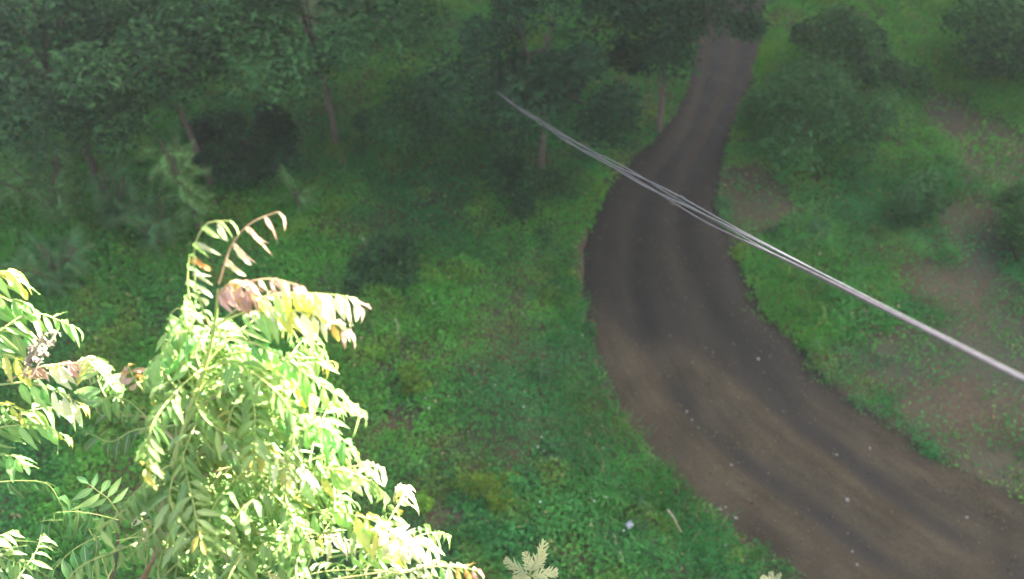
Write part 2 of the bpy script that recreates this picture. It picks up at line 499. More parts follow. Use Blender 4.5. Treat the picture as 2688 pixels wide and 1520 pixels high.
def visible_xy(n):
    """points over the part of the clearing the camera can see, with a margin"""
    y = 2.6 + 19.5*rng.random(n)
    half = 5.2 + (y-4.4)*0.50 + 1.2
    x = (rng.random(n)*2-1)*half
    keep = rng.random(n) < (half/14.5)
    return x[keep], y[keep]

def weed_height(x, y):
    u, _ = road_u(x, y)
    near = sstep(1.0, 1.7, np.abs(u))
    f = fbm(x, y, 0.9, 3, 201); g = fbm(x, y, 2.6, 2, 207)
    h = 0.04 + 0.34*np.clip((f-0.33)/0.4, 0, 1)*(0.35+0.9*g)
    h = h*(0.35+0.65*near) + 0.22*sstep(10.5, 14, y)*g*near
    return h

def weeds(n):
    x, y = visible_xy(n)
    c = cover(x, y)*(0.5+0.5*sstep(0.3, 0.6, fbm(x, y, 1.3, 3, 301)))
    k = rng.random(len(x)) < c
    x, y = x[k], y[k]; n = len(x)
    h = weed_height(x, y)
    t = rng.random(n)**0.6
    z = ground_h(x, y) + 0.01 + h*t
    P = np.stack([x, y, z], 1)
    D = rand_dirs(n, -0.25, 0.55)
    Nn = rand_dirs(n, 0.55, 1.0)
    big = 0.6+0.9*fbm(x, y, 0.8, 2, 401)
    L = (0.024+0.046*rng.random(n)**1.5)*big; W = L*(0.42+0.3*rng.random(n))
    V, F = leaf_cards(P, D, Nn, L, W)
    C = np.repeat(tint(x, y, n), 4, 0)
    return mesh_np('ground_weeds', V, F, M_weed, C, smooth=False)

def grass(n):
    x, y = visible_xy(n)
    c = cover(x, y)*(0.15+0.85*sstep(0.42, 0.62, fbm(x, y, 0.7, 3, 501)))
    k = rng.random(len(x)) < c
    x, y = x[k], y[k]; n = len(x)
    z = ground_h(x, y)
    H = (0.10+0.20*rng.random(n))*(0.5+fbm(x, y, 0.9, 2, 511))
    a = rng.random(n)*2*np.pi; lean = 0.25+0.6*rng.random(n)
    ox = np.cos(a)*lean*H; oy = np.sin(a)*lean*H
    w = 0.004+0.005*rng.random(n)
    b = rng.random(n)*2*np.pi
    wx, wy = np.cos(b)*w, np.sin(b)*w
    P = np.stack([x, y, z], 1)
    m = P + np.stack([ox*0.35, oy*0.35, H*0.6], 1)
    tip = P + np.stack([ox, oy, H*0.85], 1)
    W3 = np.stack([wx, wy, 0*w], 1)
    V = np.stack([P-W3, P+W3, m+W3*0.8, m-W3*0.8, tip], 1).reshape(-1, 3)
    i = np.arange(n)*5
    F = np.concatenate([np.stack([i, i+1, i+2], 1), np.stack([i, i+2, i+3], 1), np.stack([i+3, i+2, i+4], 1)])
    C = np.repeat(tint(x, y, n)*np.array([1.15, 1.05, 0.9]), 5, 0)
    return mesh_np('grass', V, F, M_weed, C, smooth=False)

tag(link('ground_weeds', weeds(1350000)), 'low green weeds covering the ground on both sides of the track', 'weeds', kind='stuff')
tag(link('grass', grass(330000)), 'fine grass blades growing among the ground weeds', 'grass', kind='stuff')

def tall_weeds(n):
    x0, y0 = visible_xy(n)
    k = rng.random(len(x0)) < cover(x0, y0)**2*sstep(0.4, 0.65, fbm(x0, y0, 0.6, 3, 701))
    x0, y0 = x0[k], y0[k]
    Ps, Ds, Ls, Ws, Cs = [], [], [], [], []
    for x, y in zip(x0, y0):
        m = int(rng.integers(14, 60)); rad = rng.uniform(0.06, 0.24); h = rng.uniform(0.08, 0.38)
        a = rng.random(m)*2*np.pi; q = rng.random(m)**0.6
        Ps.append(np.stack([x+np.cos(a)*rad*q, y+np.sin(a)*rad*q, h*(1-0.6*q*q)*(0.5+0.5*rng.random(m))], 1))
        Ds.append(np.stack([np.cos(a), np.sin(a), rng.uniform(-.5, .5, m)], 1)+rng.normal(size=(m, 3))*0.25)
        L = rng.uniform(0.045, 0.12); Ls.append(L*(0.6+0.6*rng.random(m))); Ws.append(np.full(m, L*rng.uniform(0.22, 0.55)))
        c = np.array([(0.035, 0.13, 0.035), (0.06, 0.17, 0.04), (0.10, 0.20, 0.04), (0.05, 0.12, 0.05)][int(rng.integers(4))])*rng.uniform(0.7, 1.25)
        Cs.append(c*(0.8+0.4*rng.random((m, 1))))
    P = np.concatenate(Ps); L = np.concatenate(Ls); W = np.concatenate(Ws)
    P[:, 2] += ground_h(P[:, 0], P[:, 1])
    V, F = leaf_cards(P, np.concatenate(Ds), rand_dirs(len(P), 0.6, 1), L, W)
    return mesh_np('tall_weeds', V, F, M_weed, np.repeat(np.concatenate(Cs), 4, 0), smooth=False)
tag(link('tall_weeds', tall_weeds(4200)), 'taller leafy weed tufts standing out of the low ground cover', 'weeds', kind='stuff')

# ------------------------------------------------------------------ pinnate trees in the foreground
def leaflet_mesh(name, mat, droop, fold, twist=0.0, wave=0.012, n=6, wscale=1.0):
    prof = [0.03, 0.6, 0.95, 1.0, 0.84, 0.6, 0.34, 0.02]
    V = []; F = []
    m = len(prof)
    for i, p in enumerate(prof):
        t = i/(m-1)
        y = t - 0.10*droop*t*t
        z = -droop*0.42*t*t
        hw = 0.125*p*wscale; cx = 0.10*droop*(t*t-0.35*t)
        wob = wave*math.sin(i*2.4+droop*5)+twist*hw*t
        V += [(cx-hw, y-0.02*p, z+hw*fold+wob), (cx, y, z), (cx+hw, y-0.02*p, z+hw*fold-wob)]
    for i in range(m-1):
        a = i*3
        F += [(a, a+1, a+4, a+3), (a+1, a+2, a+5, a+4)]
    return mesh_np(name, V, F, mat, attrs={'rib': [1, 0, 1]*m})

SHAPES = [(0.5, 0.4, 0.3), (0.95, 0.6, -0.8), (1.5, 0.45, 0.9, 0.02), (0.75, 0.8, -0.3, 0.03), (1.9, 0.7, 1.2, 0.02), (0.2, 0.3, -1.1, 0.03), (1.15, 1.0, 0.5, 0.015)]
LEAF = {}
def leaflet_data(mat, k):
    key = (mat.name, k)
    if key not in LEAF:
        LEAF[key] = leaflet_mesh('leaflet', mat, *SHAPES[k])
    return LEAF[key]

def leaflet_matrix(p, d, nrm, L, wid=1.0):
    d = d.normalized(); x = d.cross(nrm).normalized(); z = x.cross(d)
    return Matrix(((x.x*L*wid, d.x*L, z.x*L, p.x), (x.y*L*wid, d.y*L, z.y*L, p.y), (x.z*L*wid, d.z*L, z.z*L, p.z), (0, 0, 0, 1)))

def pick(mats, t):
    """mats: list of (upto, material list); t along the frond"""
    t = min(max(t+random.gauss(0, 0.05), 0), 1)
    for u, ms in mats:
        if t <= u: return random.choice(ms)
    return random.choice(mats[-1][1])

G_ = [(1.0, [M_green, M_green, M_lime])]
LIME = [(1.0, [M_lime, M_lime, M_green])]
YEL = [(0.3, [M_lime, M_cream]), (0.62, [M_yellow, M_yellow, M_cream]), (0.82, [M_cream]), (0.9, [M_orange, M_cream]), (1.0, [M_red])]
PINK = [(0.15, [M_lime, M_cream]), (1.0, [M_red, M_red, M_red, M_cream])]
CREAM = [(0.3, [M_lime]), (0.5, [M_yellow, M_lime]), (1.0, [M_cream])]
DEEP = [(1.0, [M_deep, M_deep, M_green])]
MIX = [(0.5, [M_green, M_lime]), (0.85, [M_lime]), (1.0, [M_yellow, M_lime])]

def frond_layout(pts, mats, L0=0.098, gap=0.036, droop=0.9, start=0.22, wid=1.0, bare=0.0, jit=0.2, shape=None):
    """curve and leaflets of one compound leaf, in world space"""
    ln = sum((Vector(pts[i+1])-Vector(pts[i])).length for i in range(len(pts)-1))
    n = max(8, int(ln/0.02))
    c, ln = spline(pts, n)
    items = []
    droop *= random.uniform(0.75, 1.2)
    k = max(4, int(ln*(1-start)/gap))
    for j in range(k):
        t = start+(1-start)*(j+0.3)/k
        i = min(int(t*(n-1)), n-2)
        p = c[i].lerp(c[i+1], t*(n-1)-i)
        tan = (c[i+1]-c[i]).normalized()
        side = tan.cross(Vector((0, 0, 1)))
        if side.length < 0.15: side = tan.cross(Vector((0.3, 0.9, 0.2)))
        side.normalize(); up = side.cross(tan)
        size = L0*(0.72+0.55*math.sin(math.pi*min(1, 0.18+0.72*(t-start)/(1-start))))
        for sgn in (-1, 1):
            if random.random() < bare: continue
            d = side*sgn*(0.75+0.3*random.random()) + tan*(0.35+0.3*random.random()) + Vector((0, 0, -1))*droop*(0.7+0.7*random.random()) + Vector((random.uniform(-jit, jit), random.uniform(-jit, jit), random.uniform(-jit, jit)*0.8))
            nr = up*0.8 + side*sgn*0.75*droop + Vector((random.uniform(-.35, .35), random.uniform(-.35, .35), 0.25))
            items.append((leaflet_matrix(p, d, nr, size*random.uniform(0.85, 1.15), wid*random.uniform(0.85, 1.15)), pick(mats, (t-start)/(1-start)), random.randrange(len(SHAPES)) if shape is None else random.choice(shape)))
    tan = (c[-1]-c[-2]).normalized()
    items.append((leaflet_matrix(c[-1], tan*0.6+Vector((0, 0, -0.6*droop)), tan.cross(Vector((0, 0, 1))).cross(tan)+Vector((0, .1, .3)), L0*0.85, wid), pick(mats, 1.0), 1))
    return c, items

def joined_leaflets(name, items):
    """many leaflets in one mesh, one material slot per leaf colour"""
    mats = []; V = []; F = []; MI = []; o = 0
    for M, mat, k in items:
        if mat not in mats: mats.append(mat)
        me = leaflet_data(mat, k)
        v = np.empty(len(me.vertices)*3, np.float32); me.vertices.foreach_get('co', v); v = v.reshape(-1, 3)
        A = np.array(M)
        V.append(v@A[:3, :3].T + A[:3, 3])
        f = np.empty(len(me.loops), np.int32); me.loops.foreach_get('vertex_index', f)
        F.append(f.reshape(-1, 4)+o); MI += [mats.index(mat)]*len(me.polygons); o += len(v)
    nv = sum(len(v) for v in V)
    me = mesh_np(name, np.concatenate(V), np.concatenate(F), attrs={'rib': np.tile([1, 0, 1], nv//3)})
    for m in mats: me.materials.append(m)
    me.polygons.foreach_set('material_index', np.array(MI, np.int32))
    return me

class PinnateTree:
    """empty > trunk, branch, frond (> leaflet), foliage"""
    def __init__(self, name, base, label):
        self.base = Vector(base)
        self.o = tag(empty(name, base), label, 'tree')
        self.rest = []; self.reststalk = []; self.n = 0
    def loc(self, pts): return [tuple(Vector(p)-self.base) for p in pts]
    def wood(self, name, pts, r0, r1, mat, n=8):
        c, ln = spline(pts, max(6, int(len(pts)*5)))
        rad = [r0+(r1-r0)*i/(len(c)-1) for i in range(len(c))]
        v, f = tube_arrays([p-self.base for p in c], rad, n)
        link(name, mesh_np(name, [tuple(q) for q in v], f, mat), self.o)
        return c
    def frond(self, pts, mats, single=True, stalk=None, **kw):
        c, items = frond_layout(pts, mats, **kw)
        rad = [0.0042*(1-0.75*i/(len(c)-1)) for i in range(len(c))]
        if single and self.n+len(items) <= 300:
            b = c[0]
            v, f = tube_arrays([p-b for p in c], rad, 5)
            fo = link('frond', mesh_np('frond', [tuple(q) for q in v], f, stalk or M_rachis), self.o)
            fo.location = b-self.base
            for M, mat, k in items:
                lo = link('leaflet', leaflet_data(mat, k), fo)
                lo.matrix_local = Matrix.Translation(-b) @ M
            self.n += len(items)
        else:
            self.rest += items
            self.reststalk.append((c, rad))
    def whorl(self, axis, count, length, mats, sector=None, tilt=(0.0, 0.95), single=False, **kw):
        """fill fronds around a branch, golden-angle spacing"""
        for i in range(count):
            t = (i+0.5)/count
            k = min(int(t*(len(axis)-1)), len(axis)-2)
            p = axis[k].lerp(axis[k+1], t*(len(axis)-1)-k)
            a = i*2.39996+random.uniform(-.4, .4)
            if sector: a = random.uniform(*sector)
            l = length*random.uniform(0.75, 1.2)
            up = random.uniform(*tilt)
            h = Vector((math.cos(a), math.sin(a), 0))
            cv = Vector((-h.y, h.x, 0))*l*random.uniform(-0.3, 0.3); sag = random.uniform(0.02, 0.34)
            q1 = p + h*l*0.33 + Vector((0, 0, up*l*0.33))
            q2 = p + h*l*0.70 + cv*0.45 + Vector((random.uniform(-.04, .04), random.uniform(-.04, .04), up*l*0.34))
            q3 = p + h*l*0.95 + cv + Vector((random.uniform(-.05, .05), random.uniform(-.05, .05), (up*0.1-sag)*l))
            self.frond([p, q1, q2, q3], mats if not callable(mats) else mats(t), single=single, jit=0.5, wid=random.uniform(0.55, 0.9), **dict(kw, droop=kw.get('droop', 1)*random.uniform(0.4, 1.2)))
    def finish(self):
        if self.rest:
            it = [(Matrix.Translation(-self.base) @ M, mat, k) for M, mat, k in self.rest]
            f = link('foliage', joined_leaflets('foliage', it), self.o); f['kind'] = 'stuff'
            me = tubes('leaf_stalks', [([p-self.base for p in c], r) for c, r in self.reststalk], M_rachis, 4)
            k = link('leaf_stalks', me, self.o); k['kind'] = 'stuff'

# --- the sunlit tree right below the camera
T1 = PinnateTree('pinnate_tree', (-1.62, 1.55, 0.0), 'overexposed bright green tree with long drooping pinnate leaves and bronze tips, largest at left')
stem = T1.wood('trunk', [(-1.62, 1.55, -0.1), (-1.66, 1.5, 2.5), (-1.6, 1.55, 5.2), (-1.565, 1.457, 7.212), (-1.431, 1.502, 7.58), (-1.348, 1.6, 7.852), (-1.284, 1.652, 7.997)], 0.055, 0.013, M_bark, 9)
shoot = T1.wood('shoot', [(-1.284, 1.652, 7.997), (-1.221, 1.703, 8.135), (-1.104, 1.796, 8.384), (-1.018, 1.84, 8.588), (-0.969, 1.879, 8.761)], 0.013, 0.004, M_rachis, 7)
top = [Vector(p) for p in ((-1.348, 1.6, 7.852), (-1.221, 1.703, 8.135), (-1.104, 1.796, 8.384), (-1.018, 1.84, 8.588), (-0.969, 1.879, 8.761))]
def br(a, m, b, r=0.010):
    return T1.wood('branch', [a, m, b], r, 0.004, M_shootbark, 6)
B1 = br((-1.176, 1.744, 8.228), (-1.004, 1.799, 8.295), (-0.793, 1.802, 8.315))
B2 = br((-1.348, 1.6, 7.852), (-1.082, 1.653, 7.967), (-0.743, 1.6, 8.035))
B3 = br((-1.405, 1.53, 7.664), (-1.05, 1.5, 7.727), (-0.67, 1.453, 7.831))
B4 = br((-1.248, 1.689, 8.076), (-1.378, 1.804, 8.078), (-1.497, 1.818, 8.082))
B5 = br((-1.44, 1.5, 7.548), (-1.216, 1.522, 7.68), (-1.044, 1.582, 7.823))
B6 = br((-1.527, 1.466, 7.315), (-0.973, 1.402, 7.438), (-0.486, 1.396, 7.608))
B7 = br((-1.326, 1.622, 7.902), (-1.183, 1.664, 8.035), (-1.053, 1.718, 8.138))

# silhouette fronds, read off the photograph
T1.frond([(-1.025, 1.838, 8.589), (-1.041, 1.876, 8.735), (-1.03, 1.91, 8.857), (-1.01, 1.948, 8.925), (-0.971, 1.981, 8.968), (-0.903, 1.988, 8.972)], [(0.45, [M_lime, M_cream]), (0.62, [M_orange]), (1, [M_cream, M_lime])], L0=0.088, gap=0.05, droop=1.7, start=0.15, wid=0.62, shape=(1, 2, 2))
T1.frond([(-1.064, 1.856, 8.593), (-1.091, 1.904, 8.671), (-1.089, 1.943, 8.744), (-1.076, 1.991, 8.809)], LIME, L0=0.07, gap=0.05, droop=1.5, wid=0.62, shape=(1, 2, 2))
T1.frond([(-0.966, 1.894, 8.772), (-0.919, 1.939, 8.875), (-0.879, 1.969, 8.928), (-0.826, 1.997, 8.962), (-0.751, 2.018, 8.983)], PINK, L0=0.098, gap=0.056, droop=1.9, wid=0.55, shape=(1, 2, 2), stalk=M_rachis_red)
T1.frond([(-0.96, 1.881, 8.758), (-0.862, 1.864, 8.813), (-0.778, 1.862, 8.834), (-0.678, 1.841, 8.824)], PINK, L0=0.078, gap=0.034, droop=1.4, wid=0.65, shape=(1, 2), stalk=M_rachis_red)
T1.frond([(-0.972, 1.859, 8.745), (-0.922, 1.869, 8.801), (-0.874, 1.856, 8.811), (-0.837, 1.821, 8.781)], [(1, [M_red, M_red, M_orange])], L0=0.085, gap=0.022, droop=0.8, start=0.05, stalk=M_rachis_red)
T1.frond([(-1.025, 1.839, 8.59), (-0.912, 1.857, 8.692), (-0.799, 1.871, 8.741), (-0.675, 1.869, 8.753), (-0.537, 1.858, 8.746), (-0.503, 1.838, 8.722)], YEL, L0=0.105, gap=0.032, droop=1.5, start=0.3)
T1.frond([(-1.007, 1.861, 8.599), (-0.885, 1.866, 8.662), (-0.755, 1.853, 8.685), (-0.649, 1.833, 8.677), (-0.545, 1.798, 8.635)], YEL, L0=0.098, gap=0.034, droop=1.5, start=0.2)
T1.frond([(-1.036, 1.849, 8.576), (-1.102, 1.876, 8.654), (-1.148, 1.879, 8.651), (-1.169, 1.852, 8.612)], LIME, L0=0.08, gap=0.05, droop=0.8, bare=0.3)
T1.frond([(-1.059, 1.817, 8.483), (-1.096, 1.834, 8.591), (-1.164, 1.811, 8.579), (-1.191, 1.766, 8.532)], LIME, L0=0.095, gap=0.034, droop=1.0)
T1.frond([(-1.104, 1.796, 8.384), (-1.18, 1.806, 8.503), (-1.248, 1.791, 8.485), (-1.277, 1.754, 8.434)], LIME, L0=0.095, gap=0.036, droop=1.0)
T1.frond([(-1.02, 1.827, 8.579), (-0.893, 1.802, 8.576), (-0.762, 1.754, 8.535), (-0.677, 1.701, 8.498), (-0.588, 1.656, 8.471), (-0.509, 1.612, 8.449)], [(0.55, [M_lime, M_green]), (1, [M_cream, M_lime])], L0=0.112, gap=0.04, droop=1.3)
T1.frond([(-1.092, 1.799, 8.381), (-0.99, 1.843, 8.448), (-0.877, 1.832, 8.463), (-0.767, 1.754, 8.411), (-0.714, 1.694, 8.357)], [(0.3, [M_lime]), (1, [M_yellow, M_cream, M_lime])], L0=0.108, gap=0.036, droop=1.4)
T1.frond([(-0.887, 1.583, 8.007), (-0.726, 1.575, 8.052), (-0.596, 1.586, 8.098), (-0.506, 1.586, 8.116), (-0.474, 1.56, 8.108)], CREAM, L0=0.112, gap=0.04, droop=1.5)
T1.frond([(-0.877, 1.506, 7.85), (-0.719, 1.497, 7.919), (-0.629, 1.483, 7.938), (-0.513, 1.451, 7.946), (-0.422, 1.397, 7.929), (-0.331, 1.335, 7.912)], CREAM, L0=0.125, gap=0.04, droop=1.4)
T1.frond([(-0.544, 1.366, 7.605), (-0.398, 1.367, 7.672), (-0.303, 1.373, 7.708), (-0.186, 1.362, 7.727), (-0.13, 1.346, 7.729)], [(0.35, [M_cream]), (0.7, [M_cream, M_lime]), (1, [M_red, M_orange])], L0=0.098, gap=0.03, droop=1.4)
T1.frond([(-0.712, 1.407, 7.708), (-0.602, 1.407, 7.763), (-0.482, 1.412, 7.801), (-0.361, 1.419, 7.821), (-0.293, 1.388, 7.8)], CREAM, L0=0.112, gap=0.036, droop=1.3)
T1.frond([(-0.95, 1.727, 8.229), (-0.807, 1.708, 8.233), (-0.681, 1.684, 8.221), (-0.586, 1.635, 8.17)], G_, L0=0.11, gap=0.04, droop=1.4)
T1.frond([(-1.369, 1.832, 8.22), (-1.4, 1.859, 8.28), (-1.413, 1.885, 8.304), (-1.433, 1.896, 8.296)], [(1, [M_red, M_orange])], L0=0.07, gap=0.03, start=0.3)
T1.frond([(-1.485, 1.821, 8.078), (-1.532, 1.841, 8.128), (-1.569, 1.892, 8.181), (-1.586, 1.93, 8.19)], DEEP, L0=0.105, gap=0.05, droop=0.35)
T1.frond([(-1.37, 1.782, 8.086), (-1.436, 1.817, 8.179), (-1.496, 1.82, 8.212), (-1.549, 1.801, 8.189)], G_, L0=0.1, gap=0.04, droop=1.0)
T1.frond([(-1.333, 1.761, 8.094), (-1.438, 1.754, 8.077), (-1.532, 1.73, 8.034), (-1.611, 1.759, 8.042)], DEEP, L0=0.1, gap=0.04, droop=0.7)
# the crowded inner leaves
stem_up = [stem[i] for i in range(int(len(stem)*0.62), len(stem))] + shoot[:int(len(shoot)*0.62)]
T1.whorl(stem_up, 40, 0.42, lambda t: random.choice([LIME, G_, MIX]), sector=(-2.0, 2.3), L0=0.09, gap=0.027, droop=1.2)
T1.whorl(shoot[3:-8], 10, 0.30, LIME, sector=(-1.9, 2.6), L0=0.09, gap=0.032, droop=1.2)
for B, c in ((B1, 12), (B2, 18), (B3, 18), (B4, 4), (B5, 14), (B6, 15), (B7, 14)):
    T1.whorl(B, c, 0.30 if B is B1 else 0.40, lambda t: random.choice([LIME, MIX, G_, LIME, CREAM]), sector=(-2.3, 2.4), L0=0.09, gap=0.027, droop=1.25)
T1.finish()

# --- the tree at the left edge
T2 = PinnateTree('pinnate_tree', (-2.95, 2.2, 0.0), 'sunlit pinnate tree cut by the left edge, with a dry brown flower stalk')
st2 = T2.wood('trunk', [(-2.95, 2.2, -0.1), (-2.95, 2.25, 4.0), (-2.505, 1.512, 7.069), (-2.367, 1.787, 7.484), (-2.229, 1.962, 7.822), (-2.153, 2.11, 8.076), (-2.117, 2.234, 8.291)], 0.06, 0.01, M_bark, 9)
T2.frond([(-2.117, 2.257, 8.31), (-2.032, 2.275, 8.382), (-1.979, 2.289, 8.384), (-1.943, 2.269, 8.37), (-1.929, 2.247, 8.341)], [(1, [M_yellow, M_lime])], L0=0.11, gap=0.045, droop=1.3)
T2.frond([(-2.121, 2.188, 8.227), (-2.057, 2.239, 8.279), (-1.996, 2.236, 8.276), (-1.944, 2.232, 8.265), (-1.916, 2.22, 8.236)], G_, L0=0.125, gap=0.05, droop=1.5)
T2.frond([(-2.145, 2.137, 8.118), (-2.07, 2.156, 8.164), (-2.002, 2.164, 8.151), (-1.94, 2.148, 8.124)], G_, L0=0.115, gap=0.05, droop=1.5)
T2.frond([(-2.068, 2.05, 7.973), (-1.944, 2.065, 8.039), (-1.825, 2.085, 8.046), (-1.735, 2.1, 8.03), (-1.676, 2.1, 8.01)], [(0.2, [M_red]), (0.8, [M_cream, M_red, M_yellow]), (1, [M_red])], L0=0.098, gap=0.036, droop=1.6, stalk=M_rachis_red)
T2.frond([(-2.116, 2.054, 7.94), (-1.998, 2.053, 7.956), (-1.892, 2.033, 7.93), (-1.786, 2.001, 7.872)], [(0.6, [M_lime, M_green]), (1, [M_yellow, M_cream])], L0=0.115, gap=0.04, droop=1.5)
T2.frond([(-2.24, 1.949, 7.753), (-2.095, 1.949, 7.79), (-1.976, 1.954, 7.784), (-1.877, 1.923, 7.746)], MIX, L0=0.105, gap=0.038, droop=1.5)
T2.frond([(-2.152, 2.073, 8.049), (-2.071, 2.105, 8.084), (-2.003, 2.089, 8.067), (-1.977, 2.046, 8.02)], [(1, [M_lime, M_yellow])], L0=0.105, gap=0.04, droop=1.3)
T2.frond([(-2.231, 1.988, 7.839), (-2.127, 2.004, 7.873), (-2.051, 1.989, 7.853), (-1.993, 1.953, 7.808)], [(1, [M_yellow, M_lime])], L0=0.105, gap=0.036, droop=1.3)
T2.frond([(-2.303, 1.864, 7.613), (-2.196, 1.901, 7.629), (-2.131, 1.895, 7.623), (-2.096, 1.869, 7.587)], G_, L0=0.09, gap=0.03, droop=1.5)
T2.whorl(st2[len(st2)//2:], 9, 0.36, lambda t: LIME if t > 0.4 else G_, sector=(-0.9, 1.2), L0=0.105, droop=1.2)
for a, b in (((-1.956, 2.059, 8.043), (-1.865, 2.132, 8.176)), ((-1.943, 2.044, 8.024), (-1.833, 2.168, 8.154)), ((-1.982, 2.038, 8.018), (-1.918, 2.125, 8.135))):
    m = (Vector(a)+Vector(b))/2+Vector((0.01, 0, 0.02))
    c, _ = spline([a, m, b], 10)
    v, f = tube_arrays([p-T2.base for p in c], [0.004]*10, 5)
    fl = link('flower_stalk', mesh_np('flower_stalk', [tuple(q) for q in v], f, M_twig), T2.o)
    fl['label'] = 'dry brown flower stalk'
    Pn = []; Dn = []
    for p in c[3:]:
        for _k in range(5):
            Pn.append(tuple(p-T2.base)); Dn.append((random.uniform(-1, 1), random.uniform(-1, 1), random.uniform(-.6, 1)))
    Pn = np.array(Pn); Dn = np.array(Dn); n = len(Pn)
    V, F = leaf_cards(Pn, Dn, rand_dirs(n, 0.2, 1), np.full(n, 0.028), np.full(n, 0.012))
    link('seed_husks', mesh_np('seed_husks', V, F, M_twig), fl)
T2.finish()

# --- the shaded sapling in the bottom left corner
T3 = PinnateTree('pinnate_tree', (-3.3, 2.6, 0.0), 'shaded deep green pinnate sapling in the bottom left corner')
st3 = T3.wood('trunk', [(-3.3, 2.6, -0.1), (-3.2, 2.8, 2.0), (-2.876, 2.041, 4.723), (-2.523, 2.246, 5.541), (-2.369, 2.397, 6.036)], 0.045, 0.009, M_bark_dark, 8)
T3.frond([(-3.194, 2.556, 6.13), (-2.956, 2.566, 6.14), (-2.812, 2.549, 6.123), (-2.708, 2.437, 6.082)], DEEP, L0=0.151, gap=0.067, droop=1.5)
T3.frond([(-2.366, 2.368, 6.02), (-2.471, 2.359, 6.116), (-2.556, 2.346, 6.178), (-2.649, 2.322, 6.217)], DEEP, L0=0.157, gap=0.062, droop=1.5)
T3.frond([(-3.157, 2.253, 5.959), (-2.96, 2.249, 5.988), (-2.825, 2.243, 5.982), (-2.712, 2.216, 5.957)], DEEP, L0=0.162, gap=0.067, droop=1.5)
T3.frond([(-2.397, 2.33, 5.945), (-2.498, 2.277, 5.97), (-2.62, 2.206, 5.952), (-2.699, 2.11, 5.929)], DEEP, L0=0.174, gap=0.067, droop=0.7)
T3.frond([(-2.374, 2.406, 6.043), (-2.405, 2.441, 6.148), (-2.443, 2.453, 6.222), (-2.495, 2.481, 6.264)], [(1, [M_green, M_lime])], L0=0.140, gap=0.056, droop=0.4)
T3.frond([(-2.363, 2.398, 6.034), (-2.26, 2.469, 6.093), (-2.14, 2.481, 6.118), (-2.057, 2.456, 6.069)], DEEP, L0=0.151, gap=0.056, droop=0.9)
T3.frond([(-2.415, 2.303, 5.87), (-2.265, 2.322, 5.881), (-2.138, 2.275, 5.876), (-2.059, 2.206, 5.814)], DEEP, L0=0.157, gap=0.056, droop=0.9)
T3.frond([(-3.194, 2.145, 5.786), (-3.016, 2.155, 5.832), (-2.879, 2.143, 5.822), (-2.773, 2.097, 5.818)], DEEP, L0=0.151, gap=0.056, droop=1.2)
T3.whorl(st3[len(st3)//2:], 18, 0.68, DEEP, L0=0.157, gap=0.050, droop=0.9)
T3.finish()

# ------------------------------------------------------------------ feathery saplings at the lower edge
def feather_leaf(L, lobes=9):
    V = []; F = []
    def blade(p, d, l, w):
        nx_, ny_ = -d[1], d[0]
        o = len(V)
        zz = p[2]
        V.extend([(p[0]-nx_*w/2, p[1]-ny_*w/2, zz), (p[0]+nx_*w/2, p[1]+ny_*w/2, zz), (p[0]+d[0]*l*0.6+nx_*w*0.45, p[1]+d[1]*l*0.6+ny_*w*0.45, zz-0.02*l),
                  (p[0]+d[0]*l, p[1]+d[1]*l, zz-0.16*l), (p[0]+d[0]*l*0.6-nx_*w*0.45, p[1]+d[1]*l*0.6-ny_*w*0.45, zz-0.02*l)])
        F.extend([(o, o+1, o+2), (o, o+2, o+4), (o+4, o+2, o+3)])
    for i in range(lobes):
        t = (i+1)/lobes
        z = 0.25*L*t*(1-t)*1.3 - 0.12*L*t*t
        l = L*0.42*math.sin(math.pi*(0.16+0.72*t))
        for sg in (-1, 1):
            an = math.radians(52-18*t)*sg
            an += random.uniform(-.25, .25); l *= random.uniform(.7, 1.2); blade((0, L*t*0.95, z), (math.sin(an), math.cos(an)), l, 0.015)
            if i % 2 == 0: blade((math.sin(an)*l*0.4, L*t*0.95+math.cos(an)*l*0.4, z-0.002), (math.sin(an*0.2), math.cos(an*0.2)), l*0.45, 0.013)
    for i in range(10):
        t0, t1 = i/10, (i+1)/10
        z0 = 0.25*L*t0*(1-t0)*1.3-0.12*L*t0*t0; z1 = 0.25*L*t1*(1-t1)*1.3-0.12*L*t1*t1
        o = len(V)
        V.extend([(-.005, L*t0*.95, z0+.003), (.005, L*t0*.95, z0+.003), (.004, L*t1*.95, z1+.003), (-.004, L*t1*.95, z1+.003)])
        F.extend([(o, o+1, o+2), (o, o+2, o+3)])
    return mesh_np('feathery_leaf', V, F, M_feather, smooth=False)

FLEAF = [feather_leaf(0.19, 8), feather_leaf(0.15, 7)]
def feather_sapling(base, crown, label, angles):
    o = tag(empty('feathery_sapling', base), label, 'sapling')
    b = Vector(base); c = Vector(crown)
    pts, _ = spline([b-Vector((0, 0, .1)), b.lerp(c, 0.5)+Vector((.05, -.04, 0)), c], 16)
    v, f = tube_arrays([p-b for p in pts], [0.022-0.016*i/15 for i in range(16)], 7)
    link('stem', mesh_np('stem', [tuple(q) for q in v], f, M_rachis), o)
    for i, (a, up, sc, dz) in enumerate(angles):
        l = link('leaf', FLEAF[i % 2], o)
        l.location = c-b+Vector((0, 0, dz))
        l.rotation_euler = (R(up+random.uniform(-15, 15)), R(random.uniform(-60, 60)), R(a))
        l.scale = (sc*0.8, sc*0.8, sc*0.8)
feather_sapling((0.05, 1.85, 0.0), (0.086, 1.674, 6.932), 'small feathery pale green sapling top at the lower edge, right of the big tree',
    [(4, 40, 1.0, 0.0), (-45, 18, 0.95, -.02), (62, 8, 0.9, -.03), (100, 0, 0.75, -.06), (-80, 5, 0.85, -.06), (-20, 60, 0.8, 0.0), (30, 55, 0.7, 0.0), (150, 10, 0.9, -.05), (-140, 8, 0.9, -.08), (200, 15, .8, -.1)])
